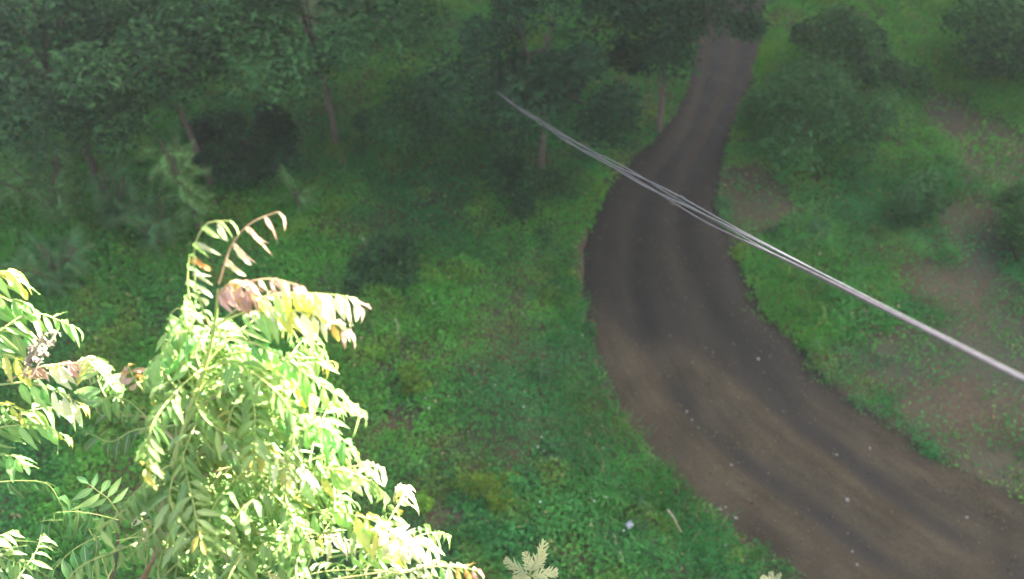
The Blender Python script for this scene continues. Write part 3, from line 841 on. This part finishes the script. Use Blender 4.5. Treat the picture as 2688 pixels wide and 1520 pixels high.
feather_sapling((1.35, 1.75, 0.0), (1.227, 1.577, 6.968), 'tip of a feathery pale green sapling at the lower edge beside the track',
    [(10, 30, 0.5, 0.0), (-40, 20, 0.6, 0), (55, 20, 0.55, 0), (-100, 5, 0.7, -.05), (120, 5, 0.7, -.05), (180, 10, .7, -.06)])

# ------------------------------------------------------------------ trees and bushes in the shade beyond
def lump_cloud(center, rad, n, lumps=14, flat=0.75, seed=0, shell=0.55):
    """points over an uneven crown made of many unequal lumps, with gaps"""
    r2 = np.random.default_rng(seed)
    lc = r2.normal(size=(lumps, 3)); lc /= np.linalg.norm(lc, axis=1, keepdims=True)
    lc *= (rad*(0.30+0.68*r2.random((lumps, 1)))); lc[:, 2] *= flat
    lr = rad*(0.15+0.33*r2.random(lumps)**1.4)
    k = r2.integers(0, lumps, n)
    d = r2.normal(size=(n, 3)); d /= np.linalg.norm(d, axis=1, keepdims=True)
    d[:, 2] = np.where(d[:, 2] < -0.35, -d[:, 2]*0.5, d[:, 2])
    rr = lr[k]*(shell+(1-shell)*r2.random(n)**0.5)*(0.85+0.3*r2.random(n))
    P = lc[k] + d*rr[:, None]
    return np.asarray(center)+P, d, lc+np.asarray(center), (0.78+0.5*r2.random(lumps))[k]

def leafy_tree(name, cat, label, xy, zc, rad, n, ls, c0, c1, seed, group=None, flat=0.8, lumps=16, wd=0.45, trunk_r=0.07):
    x, y = xy
    z0 = float(ground_h(np.array([x]), np.array([y]))[0])
    o = tag(empty(name, (x, y, z0)), label, cat, group)
    P, d, lc, lt = lump_cloud((0, 0, zc), rad, n, lumps, flat, seed)
    k = P[:, 2] > 0.05
    P, d, lt = P[k], d[k], lt[k]; n = len(P)
    D = d*0.5 + rand_dirs(n, -0.6, 0.3); Nn = d*0.5 + rand_dirs(n, 0.4, 1.0)
    L = ls*(0.5+1.0*rng.random(n)); W = L*wd*(0.7+0.6*rng.random(n))
    V, F = leaf_cards(P, D, Nn, L, W)
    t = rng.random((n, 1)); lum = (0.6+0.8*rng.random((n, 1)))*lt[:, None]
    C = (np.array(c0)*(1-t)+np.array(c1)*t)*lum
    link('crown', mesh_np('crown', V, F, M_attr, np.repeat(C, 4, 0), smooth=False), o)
    if trunk_r:
        pts = [Vector((0, 0, -0.15)), Vector((random.uniform(-.1, .1), random.uniform(-.1, .1), zc*0.45)), Vector((random.uniform(-.2, .2), random.uniform(-.2, .2), zc+rad*0.2))]
        c, _ = spline(pts, 12)
        v, f = tube_arrays(c, [trunk_r*(1-0.07*i) for i in range(12)], 8)
        link('trunk', mesh_np('trunk', [tuple(q) for q in v], f, M_bark_dark), o)
        ch = []
        for q in lc[:min(len(lc), 9)]:
            q = Vector(q); s0 = c[7+random.randrange(4)]
            cc, _ = spline([s0, s0.lerp(q, 0.5)+Vector((0, 0, -0.08*rad)), q], 7)
            ch.append((cc, [trunk_r*0.42*(1-0.12*i) for i in range(7)]))
        link('limbs', tubes('limbs', ch, M_bark_dark, 5), o)
    return o

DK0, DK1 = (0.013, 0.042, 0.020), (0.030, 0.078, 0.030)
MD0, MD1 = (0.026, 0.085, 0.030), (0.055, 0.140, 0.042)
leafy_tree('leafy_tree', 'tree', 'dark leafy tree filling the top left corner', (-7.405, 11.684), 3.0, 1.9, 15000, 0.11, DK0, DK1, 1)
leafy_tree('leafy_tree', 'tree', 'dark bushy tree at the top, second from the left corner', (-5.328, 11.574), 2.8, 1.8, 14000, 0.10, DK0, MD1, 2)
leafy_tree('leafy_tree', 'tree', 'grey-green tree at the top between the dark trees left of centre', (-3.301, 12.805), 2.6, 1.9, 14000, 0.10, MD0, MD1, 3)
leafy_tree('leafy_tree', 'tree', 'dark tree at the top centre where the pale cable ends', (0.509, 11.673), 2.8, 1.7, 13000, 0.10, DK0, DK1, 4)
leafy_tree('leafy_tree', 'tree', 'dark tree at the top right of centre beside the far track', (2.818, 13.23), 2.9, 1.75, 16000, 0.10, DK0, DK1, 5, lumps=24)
leafy_tree('dense_bush', 'bush', 'large dense small-leaved bush right of the far end of the track', (5.475, 13.011), 0.75, 1.35, 14000, 0.085, MD0, MD1, 6, flat=0.6, lumps=30, trunk_r=0.03)
leafy_tree('dense_bush', 'bush', 'dense dark bush behind the large bush at the upper right', (6.722, 14.256), 0.9, 1.3, 11000, 0.09, DK0, MD1, 7, flat=0.6, lumps=28, trunk_r=0.03)
leafy_tree('dense_bush', 'bush', 'dark bush in the top right corner', (9.271, 14.605), 1.0, 1.25, 9000, 0.09, DK0, MD1, 8, flat=0.65, lumps=24, trunk_r=0.03)
leafy_tree('dense_bush', 'bush', 'bright green bush cut by the right edge at mid height', (8.472, 10.116), 0.5, 0.72, 5000, 0.08, MD0, (0.09, 0.2, 0.05), 9, flat=0.6, lumps=16, trunk_r=0.02)
leafy_tree('dense_bush', 'bush', 'narrow green bush in the brown soil upper right', (6.839, 10.881), 0.45, 0.5, 3000, 0.08, MD0, MD1, 10, flat=0.7, lumps=12, trunk_r=0.02)
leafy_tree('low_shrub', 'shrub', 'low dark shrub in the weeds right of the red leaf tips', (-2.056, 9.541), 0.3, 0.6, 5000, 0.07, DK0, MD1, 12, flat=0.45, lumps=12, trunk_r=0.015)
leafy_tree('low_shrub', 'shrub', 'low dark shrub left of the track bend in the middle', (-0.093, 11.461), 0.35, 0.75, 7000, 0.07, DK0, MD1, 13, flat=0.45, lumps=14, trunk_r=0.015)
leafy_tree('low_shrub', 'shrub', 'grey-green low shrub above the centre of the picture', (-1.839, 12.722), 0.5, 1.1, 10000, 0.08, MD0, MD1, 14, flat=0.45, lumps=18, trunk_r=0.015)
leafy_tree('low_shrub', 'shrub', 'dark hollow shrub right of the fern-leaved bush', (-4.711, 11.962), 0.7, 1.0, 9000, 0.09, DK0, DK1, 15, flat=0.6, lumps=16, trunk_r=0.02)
leafy_tree('yellow_weed', 'weed', 'largest yellow-green weed clump in the grass below centre', (-0.352, 5.519), 0.14, 0.42, 2300, 0.034, (0.06, 0.15, 0.02), (0.15, 0.215, 0.028), 16, flat=0.3, lumps=14, trunk_r=0)
leafy_tree('yellow_weed', 'weed', 'small bright broad-leaved weed beside a dark hole left of the yellow clump', (-1.161, 5.373), 0.10, 0.13, 420, 0.06, (0.10, 0.24, 0.03), (0.16, 0.32, 0.04), 17, flat=0.5, lumps=6, trunk_r=0, wd=0.6)
leafy_tree('yellow_weed', 'weed', 'yellowish weed clump beside the right side of the sunlit tree', (-1.501, 7.283), 0.15, 0.30, 1500, 0.05, (0.06, 0.14, 0.025), (0.12, 0.20, 0.03), 18, flat=0.5, lumps=10, trunk_r=0)

# unseen trees added to shade the far end; their boles stand just past the picture's top edge
def added_shade_tree(label, base, crown, rad, n, seed):
    x, y = base
    z0 = float(ground_h(np.array([x]), np.array([y]))[0])
    o = tag(empty('added_shade_tree', (x, y, z0)), label, 'tree')
    cc = Vector(crown)-Vector((x, y, z0))
    P, d, lc, lt = lump_cloud(tuple(cc), rad, n, 34, 0.5, seed, 0.2)
    m = len(P)
    V, F = leaf_cards(P, d*0.5+rand_dirs(m, -0.6, 0.3), d*0.5+rand_dirs(m, 0.4, 1.0), 0.24*(0.5+rng.random(m)), 0.11*(0.6+0.8*rng.random(m)))
    t = rng.random((m, 1))
    link('crown', mesh_np('crown', V, F, M_attr, np.repeat((np.array(DK0)*(1-t)+np.array(MD1)*t)*lt[:, None], 4, 0), smooth=False), o)
    c, _ = spline([(0, 0, -.2), (0.15, -.1, cc.z*0.45), tuple(cc*0.6+Vector((0, 0, cc.z*0.25)))], 14)
    v, f = tube_arrays(c, [0.22-0.011*i for i in range(14)], 9)
    link('trunk', mesh_np('trunk', [tuple(q) for q in v], f, M_bark_dark), o)
    for q in lc[:14]:
        s0 = c[7+random.randrange(6)]; q = Vector(q)
        b, _ = spline([s0, s0.lerp(q, 0.5)+Vector((0, 0, 0.15)), q], 8)
        v, f = tube_arrays(b, [0.075-0.008*i for i in range(8)], 6)
        link('limb', mesh_np('limb', [tuple(p) for p in v], f, M_bark_dark), o)
added_shade_tree('unseen tall tree added past the top edge to shade the far track', (6.9, 20.5), (4.6, 15.6, 7.4), 3.6, 24000, 51)
added_shade_tree('unseen tall tree added past the top edge to shade the dark trees at top centre', (-0.5, 21.0), (-0.6, 16.8, 7.6), 3.6, 24000, 52)
added_shade_tree('unseen tall tree added past the top edge to shade the top left corner', (-8.5, 21.0), (-8.0, 17.2, 7.6), 3.7, 24000, 53)

# fern-leaved bushes at mid left: each frond its own part
def far_frond(L, pairs, c, nm):
    V = []; F = []; C = []
    for i in range(pairs):
        t = 0.15+0.85*i/pairs
        z = 0.22*L*math.sin(t*2.2)-0.22*L*t*t
        l = L*0.26*math.sin(math.pi*(0.2+0.7*t))
        for sg in (-1, 1):
            o = len(V); a = math.radians(62)*sg
            dx, dy = math.sin(a), math.cos(a); w = l*0.15
            V += [(0, L*t, z), (dx*l*.5-dy*w, L*t+dy*l*.5+dx*w*sg*0.5, z-.02*L), (dx*l, L*t+dy*l, z-.07*L), (dx*l*.5+dy*w, L*t+dy*l*.5-dx*w*sg*0.5, z-.02*L)]
            F += [(o, o+1, o+2), (o, o+2, o+3)]
            k = random.uniform(0.75, 1.25)
            C += [(c[0]*k, c[1]*k, c[2]*k)]*4
    for i in range(8):
        t0, t1 = i/8, (i+1)/8
        z0 = 0.22*L*math.sin(t0*2.2)-0.22*L*t0*t0; z1 = 0.22*L*math.sin(t1*2.2)-0.22*L*t1*t1
        o = len(V)
        V += [(-.008, L*t0, z0), (.008, L*t0, z0), (.006, L*t1, z1), (-.006, L*t1, z1)]
        F += [(o, o+1, o+2), (o, o+2, o+3)]; C += [(0.1, 0.14, 0.05)]*4
    return mesh_np(nm, V, F, M_attr, np.array(C), smooth=False)
FROND_A = [far_frond(0.42, 10, (0.13, 0.29, 0.09), 'frond') for _ in range(3)]
FROND_B = [far_frond(0.46, 11, (0.07, 0.19, 0.07), 'frond') for _ in range(3)]

def fern_bush(label, xy, h, spread, nf, data, seed, stems=3):
    nf = int(nf*2.2) if nf > 20 else nf; stems = stems+3 if stems > 1 else stems
    random.seed(seed)
    x, y = xy
    z0 = float(ground_h(np.array([x]), np.array([y]))[0])
    o = tag(empty('fern_leaved_bush', (x, y, z0)), label, 'bush')
    tips = []
    for k in range(stems):
        a = random.uniform(0, 6.28); r = spread*(0.15+0.6*random.random()) if stems > 1 else 0.05
        tip = Vector((math.cos(a)*r, math.sin(a)*r, h*random.uniform(0.72, 1.0)))
        c, _ = spline([(0, 0, -.1), (tip.x*0.35, tip.y*0.35, tip.z*0.5), tuple(tip)], 10)
        v, f = tube_arrays(c, [0.028-0.002*i for i in range(10)], 6)
        link('stem', mesh_np('stem', [tuple(q) for q in v], f, M_bark_dark), o)
        tips.append(c)
    for i in range(nf):
        c = tips[i % stems]; t = 1-0.75*random.random()
        p = c[int(t*9)]
        l = link('frond', random.choice(data), o)
        l.location = p
        l.rotation_euler = (R(random.uniform(-25, 45)), R(random.uniform(-30, 30)), i*2.4+random.uniform(-.5, .5))
        k = random.uniform(0.75, 1.15); l.scale = (k, k, k)

fern_bush('pale green fern-leaved sapling standing above the left bushes', (-5.275, 10.408), 2.3, 0.35, 34, FROND_A, 21, 2)
fern_bush('wide fern-leaved bush at the left edge', (-7.727, 10.762), 1.5, 0.9, 60, FROND_A, 22, 5)
fern_bush('dark fern-leaved bush between the left edge bush and the pale sapling', (-6.652, 10.701), 1.2, 0.6, 44, FROND_B, 23, 4)
fern_bush('fern-leaved bush behind the left edge bush', (-8.386, 11.974), 1.6, 0.8, 46, FROND_B, 24, 4)
fern_bush('dark fern-leaved bush below the pale sapling', (-5.898, 10.116), 0.9, 0.6, 36, FROND_B, 25, 4)
fern_bush('small fern-leaved tuft above the reddish leaf tips', (-3.692, 11.073), 0.6, 0.25, 16, FROND_A, 26, 2)
fern_bush('fern-leaved bush low at the left edge behind the sunlit tree', (-7.306, 9.282), 0.8, 0.7, 40, FROND_B, 27, 4)
fern_bush('thin twiggy fern-leaved shoot under the dark tree at top centre', (2.009, 13.527), 1.3, 0.2, 9, FROND_B, 28, 1)
random.seed(99)

# ------------------------------------------------------------------ small things on the ground
def gz(x, y):
    u, _ = road_u(np.array([x]), np.array([y]))
    if abs(u[0]) < 1:
        return float(track_h(np.array([x]), np.array([y]), u, _)[0])
    return float(ground_h(np.array([x]), np.array([y]))[0])

def twig(label, a, b, h0, h1, r=0.008, mat=M_twig):
    A = Vector((a[0], a[1], gz(*a)+h0)); B = Vector((b[0], b[1], gz(*b)+h1))
    d = B-A
    pts, _ = spline([A, A+d*0.35+Vector((.015, -.01, .01)), A+d*0.7+Vector((-.01, .012, .015)), B], 12)
    v, f = tube_arrays([p-A for p in pts], [r*(1-0.05*i) for i in range(12)], 6)
    o = link('dry_twig', mesh_np('dry_twig', [tuple(q) for q in v], f, mat)); o.location = A
    tag(o, label, 'twig')
twig('longest pale dry twig leaning in the weeds near the track edge', (2.044, 5.27), (2.195, 4.974), 0.26, 0.2, 0.011)
twig('pale dry twig in the weeds left of the longest twig', (1.296, 4.911), (1.337, 4.748), 0.24, 0.2, 0.009)
twig('lowest pale dry twig in the weeds near the lower edge', (1.35, 4.655), (1.419, 4.485), 0.24, 0.2, 0.010)
twig('short pale twig in the dark weeds beside the reddish leaf tips', (-2.486, 10.097), (-2.416, 9.971), 0.3, 0.26, 0.010)
twig('faint dry grass stalk in the weeds beside the sunlit tree', (-1.783, 8.373), (-1.688, 8.01), 0.3, 0.24, 0.007)

# crumpled film in the grass
def crumple(r, seed):
    r2 = np.random.default_rng(seed)
    n = 9
    V = []; F = []
    for i in range(n):
        for j in range(n):
            V.append(((i/(n-1)-.5)*r*2+r2.normal()*r*.1, (j/(n-1)-.5)*r*1.5+r2.normal()*r*.1, abs(r2.normal())*r*.4+0.02))
    for i in range(n-1):
        for j in range(n-1):
            a = i*n+j; F.append((a, a+1, a+n+1, a+n))
    return mesh_np('plastic_scrap', V, F, M_foil, smooth=False)
fx, fy = (1.516, 5.067)
fo = link('plastic_scrap', crumple(0.05, 3)); fo.location = (fx, fy, gz(fx, fy)+0.16); fo.rotation_euler = (0.3, 0.2, 0.7)
tag(fo, 'crumpled silvery plastic scrap caught in the weeds near the lower edge', 'litter')

# grit and fallen bits on the track, too small to count
def grit(n):
    k = rng.integers(5, NL-60, n); u = rng.uniform(-1.05, 1.05, n)
    p = RM[k] + (RR-RM)[k]*u[:, None] + rng.normal(size=(n, 2))*0.03
    x, y = p[:, 0], p[:, 1]
    keep = fbm(x, y, 1.1, 3, 601) + 0.35*np.abs(u)**3 > 0.5+0.3*rng.random(n)
    x, y, u, k = x[keep], y[keep], u[keep], k[keep]; n = len(x)
    z = np.maximum(track_h(x, y, u, k/(NL-1)), ground_h(x, y))+0.004
    L = 0.012+0.035*rng.random(n)**3
    V, F = leaf_cards(np.stack([x, y, z], 1), rand_dirs(n, -0.05, 0.25), rand_dirs(n, 0.6, 1), L, L*(0.4+0.5*rng.random(n)))
    g = rng.random((n, 1))
    C = np.where(g < 0.45, np.array([0.035, 0.030, 0.022]), np.where(g < 0.8, np.array([0.10, 0.082, 0.058]), np.array([0.06, 0.10, 0.03])))*(0.6+0.8*rng.random((n, 1)))
    return mesh_np('leaf_litter', V, F, M_weed, np.repeat(C, 4, 0), smooth=False)
def gravel(n):
    k = rng.integers(5, NL-60, n); u = rng.uniform(-1.12, 1.12, n)
    keep = rng.random(n) < 0.12+0.9*np.abs(np.abs(u)-0.0)**4+0.25*np.exp(-(u/0.12)**2)
    k, u = k[keep], u[keep]; n = len(k)
    p = RM[k] + (RR-RM)[k]*u[:, None] + rng.normal(size=(n, 2))*0.04
    x, y = p[:, 0], p[:, 1]
    z = np.maximum(track_h(x, y, u, k/(NL-1)), ground_h(x, y))
    rr = 0.006+0.018*rng.random(n)**3
    O = np.array([(1, 0, 0), (0, 1, 0), (-1, 0, 0), (0, -1, 0), (0, 0, 0.8), (0, 0, -0.8)])
    V = np.stack([x, y, z+rr*0.2], 1)[:, None]+O[None]*rr[:, None, None]*(0.6+0.8*rng.random((n, 6, 1)))
    f = np.array([(0, 1, 4), (1, 2, 4), (2, 3, 4), (3, 0, 4), (1, 0, 5), (2, 1, 5), (3, 2, 5), (0, 3, 5)])
    F = (f[None]+(np.arange(n)*6)[:, None, None]).reshape(-1, 3)
    C = np.array([0.055, 0.047, 0.036])*(0.5+1.3*rng.random((n, 1)))
    return mesh_np('gravel', V.reshape(-1, 3), F, M_gravel, np.repeat(C, 6, 0), smooth=False)
M_gravel = leaf_mat('gravel_tint', (0, 0, 0), trans=0.0, rough=0.8, use_attr=True, spec=0.2)
tag(link('gravel', gravel(16000)), 'fine loose gravel on the dirt track and along its edges', 'gravel', kind='stuff')
tag(link('leaf_litter', grit(14000)), 'fine grit and fallen leaf bits strewn over the dirt track', 'litter', kind='stuff')

# small white flowers in the weeds
def flower_mesh():
    V = [(0, 0, 0)]; F = []
    for k in range(5):
        a = 2*math.pi*k/5
        o = len(V)
        V += [(math.cos(a-.5)*.55, math.sin(a-.5)*.55, .18), (math.cos(a), math.sin(a), .1), (math.cos(a+.5)*.55, math.sin(a+.5)*.55, .18)]
        F += [(0, o, o+1), (0, o+1, o+2)]
    return mesh_np('white_flower', V, F, M_petal, smooth=False)
FL = flower_mesh()
for (fx, fy) in [(-1.23, 6.952), (-1.175, 6.772), (-0.91, 6.998), (-0.578, 7.623), (-0.491, 7.547), (0.165, 6.759), (0.351, 6.148), (0.435, 6.1), (1.274, 6.275), (1.105, 7.316), (1.084, 8.23), (0.366, 5.28), (1.086, 5.356), (1.248, 5.412), (1.436, 4.948), (-0.247, 7.182), (0.156, 8.604), (-1.232, 8.757), (9.205, 13.327), (8.379, 14.081), (4.499, 9.808), (5.578, 7.589), (-0.194, 11.107), (1.998, 4.937), (2.754, 4.833), (0.407, 6.293)]:
    o = link('white_flower', FL)
    s_ = random.uniform(0.011, 0.019)
    o.scale = (s_, s_, s_); o.rotation_euler = (random.uniform(-.5, .5), random.uniform(-.5, .5), random.uniform(0, 6))
    o.location = (fx, fy, gz(fx, fy)+float(weed_height(np.array([fx]), np.array([fy]))[0])+0.05)
    tag(o, 'tiny white flower scattered among the green weeds', 'flower', 'tiny white flowers in the weeds')

# stones on the track
def stone_mesh(seed):
    r2 = np.random.default_rng(seed)
    V = []; F = []
    for i in range(5):
        th = math.pi*i/4
        for k in range(8):
            a = 2*math.pi*k/8
            q = 1+0.22*r2.normal()*(0 < i < 4)
            V.append((math.sin(th)*math.cos(a)*q, math.sin(th)*math.sin(a)*q*0.8, math.cos(th)*0.55*q))
    for i in range(4):
        for k in range(8):
            F.append((i*8+k, i*8+(k+1) % 8, (i+1)*8+(k+1) % 8, (i+1)*8+k))
    return mesh_np('stone', V, F, M_stone)
ST = [stone_mesh(k) for k in range(4)]
for i, (fx, fy, r) in enumerate([(2.804, 5.39, 0.022), (2.871, 5.423, 0.018), (2.984, 5.269, 0.026), (2.842, 5.236, 0.02), (2.632, 5.367, 0.015), (3.064, 6.089, 0.018), (3.756, 7.883, 0.028), (2.556, 6.972, 0.016), (2.609, 6.823, 0.014), (4.535, 5.534, 0.03), (4.574, 6.244, 0.018), (5.051, 6.329, 0.016),
                                 (6.073, 5.28, 0.022), (4.446, 4.822, 0.016), (4.454, 4.637, 0.018), (4.535, 5.534, 0.02), (5.98, 6.384, 0.02), (6.034, 8.274, 0.03), (2.667, 4.911, 0.018), (3.15, 4.885, 0.014)]):
    o = link('stone', ST[i % 4]); o.scale = (r, r, r); o.rotation_euler = (0, 0, i*1.3)
    o.location = (fx, fy, gz(fx, fy)+r*0.3)
    if abs(road_u(np.array([fx]), np.array([fy]))[0][0]) < 0.95:
        tag(o, 'small pale stone lying on the damp dirt track', 'stone', 'small stones on the track')
    else:
        tag(o, 'small pale stone on the bare ground beside the track', 'stone', 'small stones beside the track')

# ------------------------------------------------------------------ overhead cable with a conduit over its middle
CA = Vector((1.268, 1.004, 9.365)); CB = Vector((-0.262, 11.285, 2.384))
co = tag(empty('overhead_cable', CA), 'pale silvery cable of parallel strands stretched diagonally above the track', 'cable')
cd = (CB-CA).normalized(); cs = cd.cross(Vector((0, 0, 1))).normalized(); cu = cs.cross(cd)
def cable_pt(t): return CA.lerp(CB, t)+Vector((0, 0, -0.10*4*t*(1-t)))
M_strand = [noise_mat('strand_silver', (0.085, 0.085, 0.09), (0.14, 0.14, 0.148), 40, 0.5, 0.1), noise_mat('strand_pinkish', (0.085, 0.070, 0.083), (0.13, 0.108, 0.125), 40, 0.5, 0.1), noise_mat('strand_greenish', (0.07, 0.083, 0.078), (0.105, 0.122, 0.115), 40, 0.5, 0.1)]
for k in range(4):
    P_ = []; R_ = []
    for i in range(90):
        t = (i/89)**1.6
        sp = (0.008+0.030*float(sstep(0.05, 0.2, np.array(t))))*(1-0.75*float(sstep(0.45, 1.0, np.array(t))))
        a = k*math.pi/2+0.5+t*9.0
        P_.append(cable_pt(t)+(cs*math.cos(a)+cu*math.sin(a)*0.6)*sp*(0.75+0.25*math.sin(k*2+t*30))-CA)
        R_.append(0.0034+0.002*min(t*4, 1))
    v, f = tube_arrays(P_, R_, 7)
    link('strand', mesh_np('strand', [tuple(q) for q in v], f, M_strand[k % 3]), co)
for t in (0.24, 0.44):
    p = cable_pt(t)-CA; w = (0.010+0.030*float(sstep(0.05, 0.2, np.array(t))))*(1-0.75*float(sstep(0.45, 1.0, np.array(t))))
    ring = [p+(cs*math.cos(b)+cu*math.sin(b)*0.6)*(w+0.004) for b in np.linspace(0, 2*math.pi, 17)]
    v, f = tube_arrays(ring, [0.002]*17, 5)
    link('tie', mesh_np('tie', [tuple(q) for q in v], f, M_wire), co)

# ------------------------------------------------------------------ damp morning air
hz, nt, b = new_mat('damp_air')
nt.nodes.remove(b)
pv = nt.nodes.new('ShaderNodeVolumePrincipled')
pv.inputs['Color'].default_value = (0.92, 0.94, 0.95, 1)
pv.inputs['Density'].default_value = 0.0010
pv.inputs['Anisotropy'].default_value = 0.3
nt.links.new(pv.outputs['Volume'], nt.nodes['Material Output'].inputs['Volume'])
bx0, bx1, by0, by1, bz0, bz1 = -240, 240, -240, 280, -2.0, 60.0
V = [(x, y, z) for z in (bz0, bz1) for y in (by0, by1) for x in (bx0, bx1)]
F = [(0, 2, 3, 1), (4, 5, 7, 6), (0, 1, 5, 4), (2, 6, 7, 3), (0, 4, 6, 2), (1, 3, 7, 5)]
haze = link('haze', mesh_np('haze', V, F, hz, smooth=False))
tag(haze, 'thin pale damp air lying over the whole clearing', kind='stuff')
